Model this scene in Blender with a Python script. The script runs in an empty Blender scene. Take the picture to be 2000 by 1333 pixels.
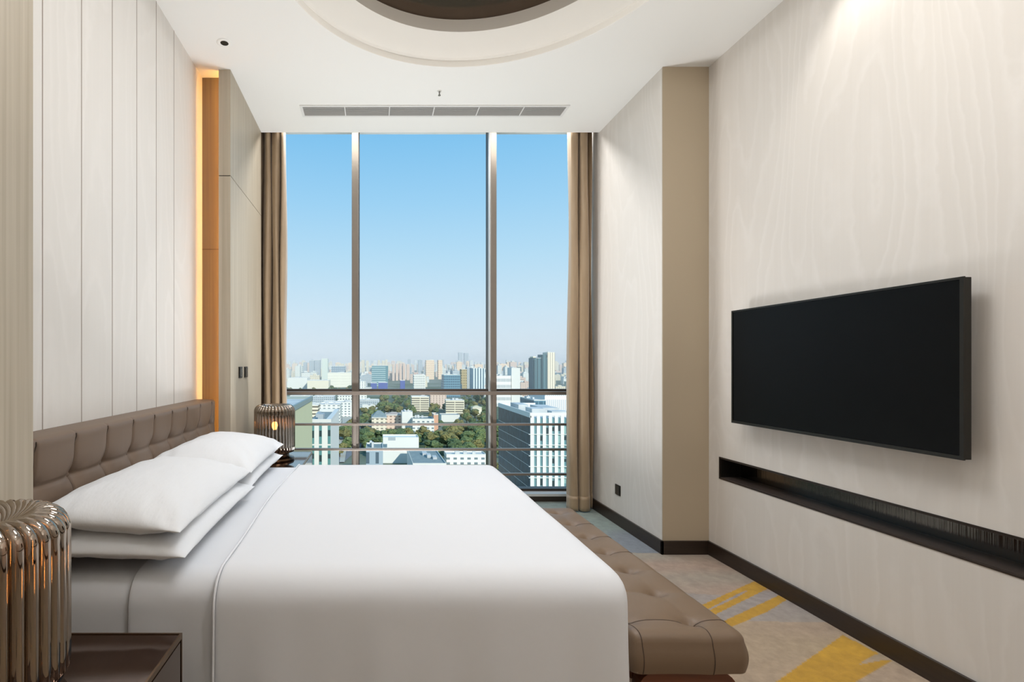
import bpy, bmesh, math, random
from mathutils import Vector, Matrix
R = math.radians
PI = math.pi
sc = bpy.context.scene
COL = sc.collection

# ------------------------------------------------------------------ camera
EYE = 1.35                      # eye height; 992 px focal length on a 2000 px frame
FPX = 992.0
cam = bpy.data.cameras.new('camera')
cam.sensor_width = 36
cam.lens = FPX / 2000 * 36
cam.shift_x = (1000 - 732) / 2000
cam.shift_y = (712 - 666.5) / 2000
cam.clip_start = 0.05
cam.clip_end = 30000
camo = bpy.data.objects.new('camera', cam)
camo.location = (0, 0, EYE)
camo.rotation_euler = (R(90), 0, 0)
COL.objects.link(camo)
sc.camera = camo
sc.view_settings.view_transform = 'Standard'
sc.view_settings.look = 'None'
sc.view_settings.gamma = 1
sc.view_settings.use_curve_mapping = False
sc.view_settings.exposure = 0.0


def lin(c):
    if isinstance(c, str):
        c = [int(c[i:i + 2], 16) / 255 for i in (0, 2, 4)]
    return tuple((v / 12.92 if v <= 0.04045 else ((v + 0.055) / 1.055) ** 2.4) for v in c[:3]) + (1.0,)


# ------------------------------------------------------------------ sky
W = bpy.data.worlds.new('sky')
sc.world = W
W.use_nodes = True
nt = W.node_tree
nt.nodes.clear()
tc = nt.nodes.new('ShaderNodeTexCoord')
sp = nt.nodes.new('ShaderNodeSeparateXYZ')
rp = nt.nodes.new('ShaderNodeValToRGB')
bg = nt.nodes.new('ShaderNodeBackground')
wo = nt.nodes.new('ShaderNodeOutputWorld')
nt.links.new(tc.outputs['Generated'], sp.inputs[0])
nt.links.new(sp.outputs['Z'], rp.inputs[0])
nt.links.new(rp.outputs[0], bg.inputs[0])
nt.links.new(bg.outputs[0], wo.inputs[0])
e = rp.color_ramp.elements
e[0].position = 0.0; e[0].color = lin('E4ECF2')
e[1].position = 1.0; e[1].color = lin('5FA6E0')
for p_, c_ in ((0.03, 'DFEAF2'), (0.10, 'D3E8F5'), (0.20, 'BCE0F5'), (0.30, 'A2D4F4'), (0.42, '82C4EF')):
    q = e.new(p_); q.color = lin(c_)
bg.inputs[1].default_value = 1.0

# ------------------------------------------------------------------ sun (behind the room, to the right)
sun = bpy.data.lights.new('sun', 'SUN')
sun.energy = 4.0
sun.angle = R(0.6)
sun.color = (1.0, 0.93, 0.82)
suno = bpy.data.objects.new('sun', sun)
suno.rotation_euler = Vector((-0.42, 0.85, -0.5)).to_track_quat('-Z', 'Y').to_euler()
COL.objects.link(suno)


def area(name, loc, size, power, color, direction=(0, 0, -1), shape='DISK', size_y=None, spread=180):
    l = bpy.data.lights.new(name, 'AREA')
    l.shape = shape; l.size = size
    if size_y: l.size_y = size_y
    l.energy = power; l.color = color; l.spread = R(spread)
    o = bpy.data.objects.new(name, l)
    o.location = loc
    o.rotation_euler = Vector(direction).to_track_quat('-Z', 'Y').to_euler()
    COL.objects.link(o)
    return o


# fill lamps added in ring, pocket, entry, floor and behind camera; then wall washers
RCX, RCY = 0.566, 2.49
area('ring_fill_light', (RCX, 2.35, 3.60), 1.15, 36, (0.98, 0.985, 1.0))  # unseen ceiling lamp added to brighten the room from above
area('pocket_fill_light', (0.5, 4.86, 3.70), 2.9, 40, (1.0, 1.0, 1.0), (0, -0.5, -1), 'RECTANGLE', 0.10)  # strip added above the curtains to boost the window light
area('entry_fill_light', (1.2, 0.5, 3.44), 0.30, 17, (0.99, 0.99, 1.0))  # unseen lamp added to lift the lower right wall
area('floor_fill_light', (0.20, 4.20, 0.075), 1.30, 42, (0.97, 0.98, 1.0), (0, -0.05, 1), 'RECTANGLE', 0.20, spread=150)  # uplight added behind the bed to brighten the ceiling
REAR_FILL = [(0.35, -0.45), (1.75, -0.45)]  # unseen uplights added behind the camera to fill the ceiling
for (tx, ty), tw in zip(REAR_FILL, (15, 25)):
    area('rear_fill_light', (tx, ty, 1.93), 0.42, tw, (1.0, 0.975, 0.95), (0, 0, 1))
SPOTS = [(2.10, 2.46), (2.10, 1.80), (2.10, 1.14), (2.10, 0.48)]
for (sx, sy) in SPOTS:
    l = bpy.data.lights.new('wall_washer', 'SPOT')
    l.energy = 10; l.spot_size = R(85); l.spot_blend = 0.8; l.color = (1.0, 0.96, 0.90); l.shadow_soft_size = 0.03
    o = bpy.data.objects.new('wall_washer', l)
    o.location = (sx, sy, 3.44)
    o.rotation_euler = Vector((0.35, 0, -1)).to_track_quat('-Z', 'Y').to_euler()
    COL.objects.link(o)

# ================================================================== helpers
MATS = {}


def mat(name, color, rough=0.5, metal=0.0, spec=0.5, noise=None, bump=None, sheen=0, coat=0, aniso=None):
    """principled; noise=(scale xyz, amount, second colour), bump=(scale xyz, strength, distance)"""
    if name in MATS: return MATS[name]
    m = bpy.data.materials.new(name); m.use_nodes = True
    n = m.node_tree; b = n.nodes['Principled BSDF']
    b.inputs['Base Color'].default_value = lin(color)
    b.inputs['Roughness'].default_value = rough
    b.inputs['Metallic'].default_value = metal
    b.inputs['Specular IOR Level'].default_value = spec
    b.inputs['Sheen Weight'].default_value = sheen
    b.inputs['Coat Weight'].default_value = coat
    b.inputs['Coat Roughness'].default_value = 0.08

    def tex(scale, detail=4):
        c = n.nodes.new('ShaderNodeTexCoord'); mp = n.nodes.new('ShaderNodeMapping')
        mp.inputs['Scale'].default_value = scale
        t = n.nodes.new('ShaderNodeTexNoise'); t.inputs['Scale'].default_value = 1; t.inputs['Detail'].default_value = detail
        n.links.new(c.outputs['Object'], mp.inputs[0]); n.links.new(mp.outputs[0], t.inputs[0])
        return t
    if noise:
        t = tex(noise[0])
        r = n.nodes.new('ShaderNodeValToRGB')
        r.color_ramp.elements[0].position = 0.35; r.color_ramp.elements[1].position = 0.65
        r.color_ramp.elements[0].color = lin(color); r.color_ramp.elements[1].color = lin(noise[1])
        n.links.new(t.outputs[0], r.inputs[0]); n.links.new(r.outputs[0], b.inputs['Base Color'])
    if bump:
        t = tex(bump[0])
        bp = n.nodes.new('ShaderNodeBump'); bp.inputs['Strength'].default_value = bump[1]; bp.inputs['Distance'].default_value = bump[2]
        n.links.new(t.outputs[0], bp.inputs['Height']); n.links.new(bp.outputs[0], b.inputs['Normal'])
    MATS[name] = m
    return m


def grain_wall(name, base, light, scale=(1, 2.2, 0.42), k=9.0, amt=0.55):
    """pale veneer wallcovering with cathedral grain: contour lines of a stretched noise"""
    m = bpy.data.materials.new(name); m.use_nodes = True
    n = m.node_tree; b = n.nodes['Principled BSDF']; L = n.links.new
    c = n.nodes.new('ShaderNodeTexCoord')
    mp = n.nodes.new('ShaderNodeMapping'); mp.inputs['Scale'].default_value = scale
    t = n.nodes.new('ShaderNodeTexNoise'); t.inputs['Scale'].default_value = 1; t.inputs['Detail'].default_value = 1.2
    mu = n.nodes.new('ShaderNodeMath'); mu.operation = 'MULTIPLY'; mu.inputs[1].default_value = k * 2
    t3 = n.nodes.new('ShaderNodeTexNoise'); t3.inputs['Scale'].default_value = 12; t3.inputs['Detail'].default_value = 3
    ad = n.nodes.new('ShaderNodeMath'); ad.operation = 'MULTIPLY_ADD'; ad.inputs[1].default_value = 0.55
    fr = n.nodes.new('ShaderNodeMath'); fr.operation = 'FRACT'
    rr = n.nodes.new('ShaderNodeValToRGB')
    ee = rr.color_ramp.elements
    ee[0].position = 0.0; ee[0].color = (0, 0, 0, 1); ee[1].position = 1.0; ee[1].color = (0, 0, 0, 1)
    x = ee.new(0.16); x.color = (1, 1, 1, 1); x = ee.new(0.45); x.color = (0.15, 0.15, 0.15, 1)
    mp2 = n.nodes.new('ShaderNodeMapping'); mp2.inputs['Scale'].default_value = (60, 60, 1.2)
    t2 = n.nodes.new('ShaderNodeTexNoise'); t2.inputs['Scale'].default_value = 1
    t4 = n.nodes.new('ShaderNodeTexNoise'); t4.inputs['Scale'].default_value = 1.3
    L(c.outputs['Object'], mp.inputs[0]); L(mp.outputs[0], t.inputs[0]); L(t.outputs[0], mu.inputs[0])
    L(c.outputs['Object'], t3.inputs[0]); L(t3.outputs[0], ad.inputs[0]); L(mu.outputs[0], ad.inputs[2])
    L(ad.outputs[0], fr.inputs[0]); L(fr.outputs[0], rr.inputs[0])
    L(c.outputs['Object'], mp2.inputs[0]); L(mp2.outputs[0], t2.inputs[0])
    L(c.outputs['Object'], t4.inputs[0])
    m1 = n.nodes.new('ShaderNodeMath'); m1.operation = 'MULTIPLY'
    L(rr.outputs[0], m1.inputs[0]); L(t4.outputs[0], m1.inputs[1])
    m2 = n.nodes.new('ShaderNodeMath'); m2.operation = 'MULTIPLY'; m2.inputs[1].default_value = amt * 2
    L(m1.outputs[0], m2.inputs[0])
    m3 = n.nodes.new('ShaderNodeMath'); m3.operation = 'MULTIPLY_ADD'; m3.inputs[1].default_value = 0.35; m3.use_clamp = True
    L(t2.outputs[0], m3.inputs[0]); L(m2.outputs[0], m3.inputs[2])
    mx = n.nodes.new('ShaderNodeMix'); mx.data_type = 'RGBA'
    mx.inputs['A'].default_value = lin(base); mx.inputs['B'].default_value = lin(light)
    L(m3.outputs[0], mx.inputs['Factor']); L(mx.outputs['Result'], b.inputs['Base Color'])
    b.inputs['Roughness'].default_value = 0.55; b.inputs['Specular IOR Level'].default_value = 0.3
    MATS[name] = m
    return m


def thin_glass(name, tint, refl_rough=0.02, f0=0.06, power=4.0, maxr=0.6):
    m = bpy.data.materials.new(name); m.use_nodes = True
    n = m.node_tree; n.nodes.clear(); L = n.links.new
    tr = n.nodes.new('ShaderNodeBsdfTransparent'); tr.inputs[0].default_value = tint
    gl = n.nodes.new('ShaderNodeBsdfGlossy'); gl.inputs['Roughness'].default_value = refl_rough
    lw = n.nodes.new('ShaderNodeLayerWeight'); lw.inputs[0].default_value = 0.5
    pw = n.nodes.new('ShaderNodeMath'); pw.operation = 'POWER'; pw.inputs[1].default_value = power
    ma = n.nodes.new('ShaderNodeMapRange'); ma.inputs['To Min'].default_value = f0; ma.inputs['To Max'].default_value = maxr
    mx = n.nodes.new('ShaderNodeMixShader'); out = n.nodes.new('ShaderNodeOutputMaterial')
    L(lw.outputs['Facing'], pw.inputs[0]); L(pw.outputs[0], ma.inputs['Value']); L(ma.outputs[0], mx.inputs[0])
    L(tr.outputs[0], mx.inputs[1]); L(gl.outputs[0], mx.inputs[2]); L(mx.outputs[0], out.inputs[0])
    MATS[name] = m
    return m, gl


def emis(name, color, strength):
    m = bpy.data.materials.new(name); m.use_nodes = True
    b = m.node_tree.nodes['Principled BSDF']
    b.inputs['Base Color'].default_value = lin(color)
    b.inputs['Emission Color'].default_value = lin(color); b.inputs['Emission Strength'].default_value = strength
    MATS[name] = m
    return m


def finish(name, bm, m=None, parent=None, smooth=False, loc=None):
    me = bpy.data.meshes.new(name)
    bmesh.ops.recalc_face_normals(bm, faces=bm.faces)
    bm.to_mesh(me); bm.free()
    if smooth:
        for p in me.polygons: p.use_smooth = True
    o = bpy.data.objects.new(name, me)
    if m: me.materials.append(m)
    COL.objects.link(o)
    if parent:
        o.parent = parent
        w = Vector((0, 0, 0)); q = parent
        while q:
            w += Vector(q.location); q = q.parent
        o.location = Vector(loc or (0, 0, 0)) - w
    elif loc: o.location = loc
    return o


def box(bm, x0, x1, y0, y1, z0, z1, bevel=0, seg=2):
    vs = [bm.verts.new(p) for p in ((x0, y0, z0), (x1, y0, z0), (x1, y1, z0), (x0, y1, z0), (x0, y0, z1), (x1, y0, z1), (x1, y1, z1), (x0, y1, z1))]
    fs = [bm.faces.new([vs[i] for i in f]) for f in ((0, 3, 2, 1), (4, 5, 6, 7), (0, 1, 5, 4), (1, 2, 6, 5), (2, 3, 7, 6), (3, 0, 4, 7))]
    if bevel:
        es = list({e for f in fs for e in f.edges})
        bmesh.ops.bevel(bm, geom=es, offset=bevel, segments=seg, affect='EDGES', profile=0.7)


def boxo(name, dims, m, parent=None, bevel=0, seg=2, smooth=False):
    bm = bmesh.new()
    if isinstance(dims[0], (int, float)): dims = [dims]
    for d in dims: box(bm, *d, bevel=bevel, seg=seg)
    return finish(name, bm, m, parent, smooth)


def lathe(bm, prof, cx, cy, n=48, cap=True):
    rings = []
    for (r, z) in prof:
        if r < 1e-5: rings.append([bm.verts.new((cx, cy, z))])
        else: rings.append([bm.verts.new((cx + r * math.cos(2 * PI * i / n), cy + r * math.sin(2 * PI * i / n), z)) for i in range(n)])
    for a, b in zip(rings, rings[1:]):
        for i in range(n):
            j = (i + 1) % n
            if len(a) == 1 and len(b) == 1: continue
            if len(a) == 1: bm.faces.new((a[0], b[j], b[i]))
            elif len(b) == 1: bm.faces.new((a[i], a[j], b[0]))
            else: bm.faces.new((a[i], a[j], b[j], b[i]))


def tube(bm, pts, rads, n=10, caps=True):
    prev = None
    rings = []
    up = Vector((0, 0, 1))
    for i, p in enumerate(pts):
        p = Vector(p)
        d = (Vector(pts[min(i + 1, len(pts) - 1)]) - Vector(pts[max(i - 1, 0)])).normalized()
        if prev is None:
            a = d.orthogonal().normalized()
        else:
            a = (prev - d * prev.dot(d)).normalized()
        prev = a
        b = d.cross(a)
        r = rads[i] if isinstance(rads, (list, tuple)) else rads
        rings.append([bm.verts.new(p + (a * math.cos(2 * PI * k / n) + b * math.sin(2 * PI * k / n)) * r) for k in range(n)])
    for r0, r1 in zip(rings, rings[1:]):
        for k in range(n):
            bm.faces.new((r0[k], r0[(k + 1) % n], r1[(k + 1) % n], r1[k]))
    if caps:
        bm.faces.new(rings[0]); bm.faces.new(rings[-1])


def tag(o, label, cat, group=None, kind=None):
    if label: o['label'] = label
    if cat: o['category'] = cat
    if group: o['group'] = group
    if kind: o['kind'] = kind
    return o


def thing(name, loc, label, cat, group=None):
    o = bpy.data.objects.new(name, None)
    o.empty_display_size = 0.1
    o.location = loc
    COL.objects.link(o)
    return tag(o, label, cat, group)


def struct(name, dims, m, parent=None, **k):
    o = boxo(name, dims, m, parent, **k)
    o['kind'] = 'structure'
    return o


# ================================================================== materials
cream = grain_wall('cream_veneer', 'D9D3CB', 'E6E1DB', amt=0.34)
cream_l = grain_wall('cream_panel', 'DEDAD4', 'E9E5E0', k=7, amt=0.30)
plain = mat('beige_paint', 'B8A992', 0.6, spec=0.2, bump=((300, 300, 300), 0.05, 0.001))
white = mat('ceiling_paint', 'F1F0EC', 0.8, spec=0.2)
ringwhite = mat('cove_paint', 'E6E2DA', 0.7, spec=0.2)
veneer = mat('taupe_veneer', 'AEA28E', 0.42, spec=0.5, noise=((55, 55, 0.8), 'BDB29F'))
amberwood = mat('oak_veneer', '66574C', 0.55, noise=((60, 60, 1.0), '736451'))
blackbase = mat('espresso_wood', '2B211B', 0.35, noise=((4, 4, 80), '33281F'))
bronze = mat('window_metal', '7E756B', 0.4, metal=0.5)
bronze_d = mat('dark_window_metal', '4A4038', 0.4, metal=0.6)
railm = mat('rail_metal', '90857B', 0.3, metal=0.6)
linen = mat('white_cotton', 'DEE0E4', 0.85, spec=0.15, sheen=0.15, bump=((5, 5, 7), 0.25, 0.01))
linen2 = mat('white_pillow_cotton', 'E3E5E8', 0.85, spec=0.15, sheen=0.15, bump=((14, 5, 12), 0.5, 0.012))
leather = mat('taupe_leather', '76624F', 0.42, spec=0.4, bump=((220, 220, 220), 0.08, 0.001))
leather_h = mat('taupe_headboard_leather', '746151', 0.45, spec=0.4, bump=((220, 220, 220), 0.08, 0.001))
thread = mat('seam_thread', '4E3F34', 0.7)
redwood = mat('walnut', '5A2E18', 0.35, noise=((4, 60, 60), '6C3A20'))
satin = mat('taupe_satin', '9B8468', 0.38, spec=0.45, sheen=0.3, noise=((30, 30, 3), 'A58E72'))
black = mat('black_plastic', '15130F', 0.3)
tvscreen = mat('tv_screen', '0A0A0A', 0.33, spec=0.12)
tvframe = mat('tv_frame', '26241F', 0.35, metal=0.4)
standm = mat('bronze_lacquer', '4A3224', 0.06, metal=0.7, coat=0.6)
standf = mat('bronze_edge', '7A6450', 0.25, metal=0.9)
brass = mat('lamp_bronze', '4A3626', 0.18, metal=0.9)
darkdisc = mat('dark_bronze_mirror', '5C4D40', 0.18, metal=0.7)
grillew = mat('grille_white', 'E4E3E0', 0.5)
grilleg = mat('grille_grey', '6A6865', 0.6)
niche_m = mat('niche_smoked_glass', '6E665E', 0.08, metal=1.0, bump=((1, 120, 1), 0.25, 0.004))
niche_s = mat('niche_shelf', '453C37', 0.4, spec=0.25)
winglass, _ = thin_glass('window_glass', (0.97, 0.99, 1.0, 1), 0.0, 0.0, 5.0, 0.5)
smoke, _g = thin_glass('smoked_mirror_glass', (0.34, 0.29, 0.25, 1), 0.04, 0.42, 1.6, 0.95)
_g.inputs[0].default_value = (0.62, 0.54, 0.46, 1)
bulb_m = emis('bulb', 'FFC070', 90)
led_m = emis('amber_led', 'FFBE62', 52)
lampdiff = emis('lamp_diffuser', 'FFF2E0', 3)

# ================================================================== room shell
CZ = 3.467                 # ceiling
XL, XR = -1.274, 2.376
XI = 2.047                 # inner wall by the window
YB = -2.6                  # wall behind the camera
YC = 4.615                 # ceiling edge at the curtain pocket
YG = 5.12                  # glazing

# ---- carpet with its pattern as a colour attribute
def px2floor(x, y):
    Y = FPX * EYE / (y - 712.0)
    return ((x - 732) * Y / FPX, Y)

def inpoly(x, y, P):
    c = False; n = len(P); j = n - 1
    for i in range(n):
        xi, yi = P[i]; xj, yj = P[j]
        if (yi > y) != (yj > y) and x < (xj - xi) * (y - yi) / (yj - yi) + xi: c = not c
        j = i
    return c

STROKES = [[(0.0, 0.0)]]
STROKES = [
    [px2floor(*p) for p in ((1345, 1194), (1473, 1136), (1500, 1150), (1384, 1208), (1368, 1201), (1440, 1167), (1462, 1154), (1450, 1156), (1380, 1192), (1360, 1199))],
    [px2floor(*p) for p in ((1398, 1221), (1522, 1163), (1537, 1172), (1500, 1195), (1421, 1229))],
    [px2floor(*p) for p in ((1470, 1365), (1646, 1241), (1717, 1278), (1700, 1283), (1678, 1299), (1720, 1291), (1745, 1290), (1700, 1315), (1667, 1335), (1640, 1365))],
]
def vnoise(x, y, s=0):
    def h(i, j):
        v = math.sin(i * 127.1 + j * 311.7 + s * 17.3) * 43758.5453
        return v - math.floor(v)
    i, j = math.floor(x), math.floor(y); fx, fy = x - i, y - j
    fx = fx * fx * (3 - 2 * fx); fy = fy * fy * (3 - 2 * fy)
    return (h(i, j) * (1 - fx) + h(i + 1, j) * fx) * (1 - fy) + (h(i, j + 1) * (1 - fx) + h(i + 1, j + 1) * fx) * fy

def mixc(a, b, t):
    t = max(0, min(1, t)); return tuple(a[k] * (1 - t) + b[k] * t for k in range(4))

C_TEAL, C_BLUE, C_PINK, C_GREY, C_VIO, C_TAN, C_YEL = [lin(c) for c in ('86928C', '7F858C', 'A69080', '9C9284', '9C9290', 'A8957A', 'C2952F')]
def carpet_colour(x, y):
    wob = (vnoise(x * 3, y * 3) - 0.5)
    w2 = vnoise(x * 2.2 + 9, y * 5, 3)
    for P in STROKES:
        if inpoly(x, y, P): return mixc(C_YEL, lin('AD8430'), w2 * 0.8)
    if y > 3.64 + wob * 0.02:
        return mixc(C_BLUE, C_TEAL, (y - 3.75) * 1.6 + wob * 1.6)
    if y > 3.02 + wob * 0.12:
        return mixc(C_PINK, C_GREY, w2 * 1.5 - 0.3 + (y - 3.3))
    if y > 2.66 + wob * 0.02:
        return mixc(C_VIO, C_GREY, w2 * 0.7)
    if y > 2.02:
        return mixc(C_TAN, C_PINK, w2 * 0.6)
    return mixc(C_PINK, C_TAN, w2)

bm = bmesh.new()
cl = bm.loops.layers.float_color.new('pile_colour')
XA, XBb, YA, YBb = XL, XR, -2.6, 5.12
xs = [XA + 0.0] + [0.7 + 0.009 * i for i in range(int((XR - 0.7) / 0.009) + 1)] + [XR]
ys = [YB, 0.0, 1.0] + [1.6 + 0.009 * i for i in range(int((5.05 - 1.6) / 0.009) + 1)] + [YG]
grid = [[bm.verts.new((x, y, 0)) for x in xs] for y in ys]
colg = [[carpet_colour(x, y) for x in xs] for y in ys]
for j in range(len(ys) - 1):
    for i in range(len(xs) - 1):
        f = bm.faces.new((grid[j][i], grid[j][i + 1], grid[j + 1][i + 1], grid[j + 1][i]))
        for lp, cc in zip(f.loops, (colg[j][i], colg[j][i + 1], colg[j + 1][i + 1], colg[j + 1][i])): lp[cl] = cc
carp = bpy.data.materials.new('carpet'); carp.use_nodes = True
n = carp.node_tree; b = n.nodes['Principled BSDF']
at = n.nodes.new('ShaderNodeAttribute'); at.attribute_name = 'pile_colour'
tn = n.nodes.new('ShaderNodeTexNoise'); tn.inputs['Scale'].default_value = 16; tn.inputs['Detail'].default_value = 8; tn.inputs['Roughness'].default_value = 0.7
co = n.nodes.new('ShaderNodeTexCoord'); n.links.new(co.outputs['Object'], tn.inputs[0])
mr = n.nodes.new('ShaderNodeMapRange'); mr.inputs['From Min'].default_value = 0.3; mr.inputs['From Max'].default_value = 0.7
mr.inputs['To Min'].default_value = 0.80; mr.inputs['To Max'].default_value = 1.18
n.links.new(tn.outputs[0], mr.inputs[0])
mm = n.nodes.new('ShaderNodeVectorMath'); mm.operation = 'SCALE'
n.links.new(at.outputs['Color'], mm.inputs[0]); n.links.new(mr.outputs[0], mm.inputs['Scale'])
n.links.new(mm.outputs[0], b.inputs['Base Color'])
b.inputs['Roughness'].default_value = 0.95; b.inputs['Specular IOR Level'].default_value = 0.1; b.inputs['Sheen Weight'].default_value = 0.2
t2 = n.nodes.new('ShaderNodeTexNoise'); t2.inputs['Scale'].default_value = 380; n.links.new(co.outputs['Object'], t2.inputs[0])
bp = n.nodes.new('ShaderNodeBump'); bp.inputs['Strength'].default_value = 0.5; bp.inputs['Distance'].default_value = 0.004
n.links.new(t2.outputs[0], bp.inputs['Height']); n.links.new(bp.outputs[0], b.inputs['Normal'])
fl = finish('floor', bm, carp); fl['kind'] = 'structure'
struct('floor_slab', (-1.6, 2.75, -2.8, 5.5, -0.25, -0.004), plain)

# ---- ceiling with a round recess
R0 = 1.127
bm = bmesh.new()
x0, x1, y0, y1 = -1.6, XR + 0.001, YB - 0.1, YC
angs = sorted(set([2 * PI * i / 128 for i in range(128)] + [math.atan2(yy - RCY, xx - RCX) % (2 * PI) for xx in (x0, x1) for yy in (y0, y1)]))
inner, outer = [], []
for a in angs:
    c, s = math.cos(a), math.sin(a)
    ts = []
    if c > 1e-9: ts.append((x1 - RCX) / c)
    if c < -1e-9: ts.append((x0 - RCX) / c)
    if s > 1e-9: ts.append((y1 - RCY) / s)
    if s < -1e-9: ts.append((y0 - RCY) / s)
    t = min(ts)
    inner.append(bm.verts.new((RCX + R0 * c, RCY + R0 * s, CZ)))
    outer.append(bm.verts.new((RCX + t * c, RCY + t * s, CZ)))
for i in range(len(angs)):
    j = (i + 1) % len(angs)
    bm.faces.new((inner[i], outer[i], outer[j], inner[j]))
ceil = finish('ceiling', bm, white); ceil['kind'] = 'structure'
# moulded ring of the recess
bm = bmesh.new()
prof = [(R0, CZ), (R0 - 0.002, CZ + 0.002), (R0 - 0.004, CZ + 0.040), (R0 - 0.014, CZ + 0.043), (R0 - 0.020, CZ + 0.052), (R0 - 0.030, CZ + 0.056),
        (R0 - 0.06, CZ + 0.070), (R0 - 0.10, CZ + 0.092), (R0 - 0.15, CZ + 0.110), (R0 - 0.197, CZ + 0.122),
        (0.930, CZ + 0.124), (0.930, CZ + 0.205)]
lathe(bm, prof, RCX, RCY, 128)
o = finish('trim_1', bm, ringwhite, smooth=True); o['kind'] = 'structure'
md = o.modifiers.new('e', 'EDGE_SPLIT'); md.split_angle = R(35)
bm = bmesh.new()
lathe(bm, [(0, CZ + 0.205), (0.94, CZ + 0.205), (0.94, CZ + 0.24), (0, CZ + 0.24)], RCX, RCY, 96)
o = finish('trim_2', bm, darkdisc); o['kind'] = 'structure'
# slab above everything (keeps the sky out)
struct('ceiling_slab', [(-1.6, 2.75, -2.8, 5.32, 3.76, 3.95)], white)
struct('ceiling_edge', [(-1.6, 2.75, YC, YC + 0.02, CZ - 0.0, 3.76)], white)

# ---- walls
struct('wall_left', [(-1.6, XL, 1.50, 3.75, 0, 3.76), (-1.6, -1.45, -2.8, 5.3, 0, 3.95)], cream_l)
struct('wall_right', [(XR, 2.75, YB, 3.62, 0.711, 3.76), (XR, 2.75, YB, 3.62, 0, 0.563), (XR, 2.75, 3.50, 3.62, 0.563, 0.711),
                      (XR + 0.15, 2.75, YB, 3.50, 0.563, 0.711)], cream)
struct('wall_pier', (XI, 2.75, 3.62, 5.32, 0, 3.95), cream)
struct('wall_pier_face', (XI + 0.001, XR, 3.612, 3.619, 0, 3.467), plain)
struct('wall_back', (-1.6, 2.75, -2.8, YB, 0, 3.95), cream)
# vertical joints of the left panelling
groove = mat('panel_joint', 'A79C92', 0.8)
jb = [(XL, XL + 0.0015, y - 0.0018, y + 0.0018, 1.0, CZ) for y in (1.691, 1.947, 2.206, 2.464, 2.718, 2.96, 3.22)]
struct('trim_3', jb, groove)
# baseboards
struct('baseboard_right', [(XR - 0.016, XR, YB, 3.62, 0, 0.096)], blackbase, bevel=0.002)
struct('baseboard_pier', [(XI - 0.016, XR, 3.596, 3.612, 0, 0.096), (XI - 0.016, XI, 3.596, 5.0, 0, 0.096)], blackbase, bevel=0.002)

# ---- wall niche with smoked glass back
ni = thing('wall_niche', (XR + 0.07, 2.0, 0.563), 'long black recessed niche in the right wall below the television', 'wall niche')
boxo('shelf', (XR + 0.002, XR + 0.149, YB + 0.02, 3.499, 0.564, 0.574), niche_s, ni)
boxo('back_panel', (XR + 0.140, XR + 0.149, YB + 0.02, 3.499, 0.574, 0.700), niche_m, ni)
boxo('end_panel', (XR + 0.002, XR + 0.140, 3.490, 3.499, 0.574, 0.700), black, ni)
boxo('top_panel', (XR + 0.002, XR + 0.149, YB + 0.02, 3.499, 0.700, 0.710), niche_s, ni)
boxo('rim', [(XR - 0.003, XR + 0.002, YB + 0.02, 3.503, 0.561, 0.566), (XR - 0.003, XR + 0.002, YB + 0.02, 3.503, 0.708, 0.713), (XR - 0.003, XR + 0.002, 3.498, 3.503, 0.561, 0.713)], blackbase, ni)

# ---- veneered piers on the bed wall
def pier(name, y0, y1, label, front):
    t = thing(name, (-1.08, y0, 0), label, 'wall panel')
    JZ = 2.705
    for nm, za, zb in (('lower_panel', 0, JZ - 0.003), ('upper_panel', JZ + 0.003, CZ)):
        dims = [(-1.066, -1.036, y0 + (0.012 if front else 0), y1, za, zb)]
        if front: dims.append((-1.121, -1.036, y0, y0 + 0.012, za, zb))
        boxo(nm, dims, veneer, t)
    boxo('joint', [(-1.119 if front else -1.064, -1.040, y0 + 0.002, y1 - 0.002, JZ - 0.003, JZ + 0.003)], black, t) if not front else \
        boxo('joint', [(-1.060, -1.040, y0 + 0.004, y1 - 0.002, JZ - 0.003, JZ + 0.003), (-1.119, -1.040, y0 + 0.003, y0 + 0.010, JZ - 0.003, JZ + 0.003)], black, t)
    return t
pier('veneer_pier', 3.646, 4.63, 'tall taupe veneer panel behind the far bedside table, beside the left curtain', True)
pier('veneer_pier', -2.55, 1.54, 'taupe veneer panel at the near left edge, behind the closest table lamp', False)
struct('wall_niche_back', [(XL, -1.066, 3.75, 3.80, 0, 3.76)], amberwood)
jn = struct('trim_4', [(XL, -1.07, 3.7485, 3.7502, 2.197, 2.202)], thread)
led = thing('led_strip', (-1.085, 3.664, 0.05), 'amber light strip glowing in the slot between cream panelling and veneer panel', 'light strip')
boxo('channel', (-1.090, -1.080, 3.658, 3.662, 0.02, 3.45), tvframe, led)
boxo('diffuser', (-1.090, -1.080, 3.662, 3.667, 0.02, 3.45), led_m, led)
struct('wall_left_return', [(-1.6, -1.30, 1.40, 1.5, 0, 3.76), (-1.45, -1.066, 1.42, 1.50, 0, 3.467)], plain)

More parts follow.
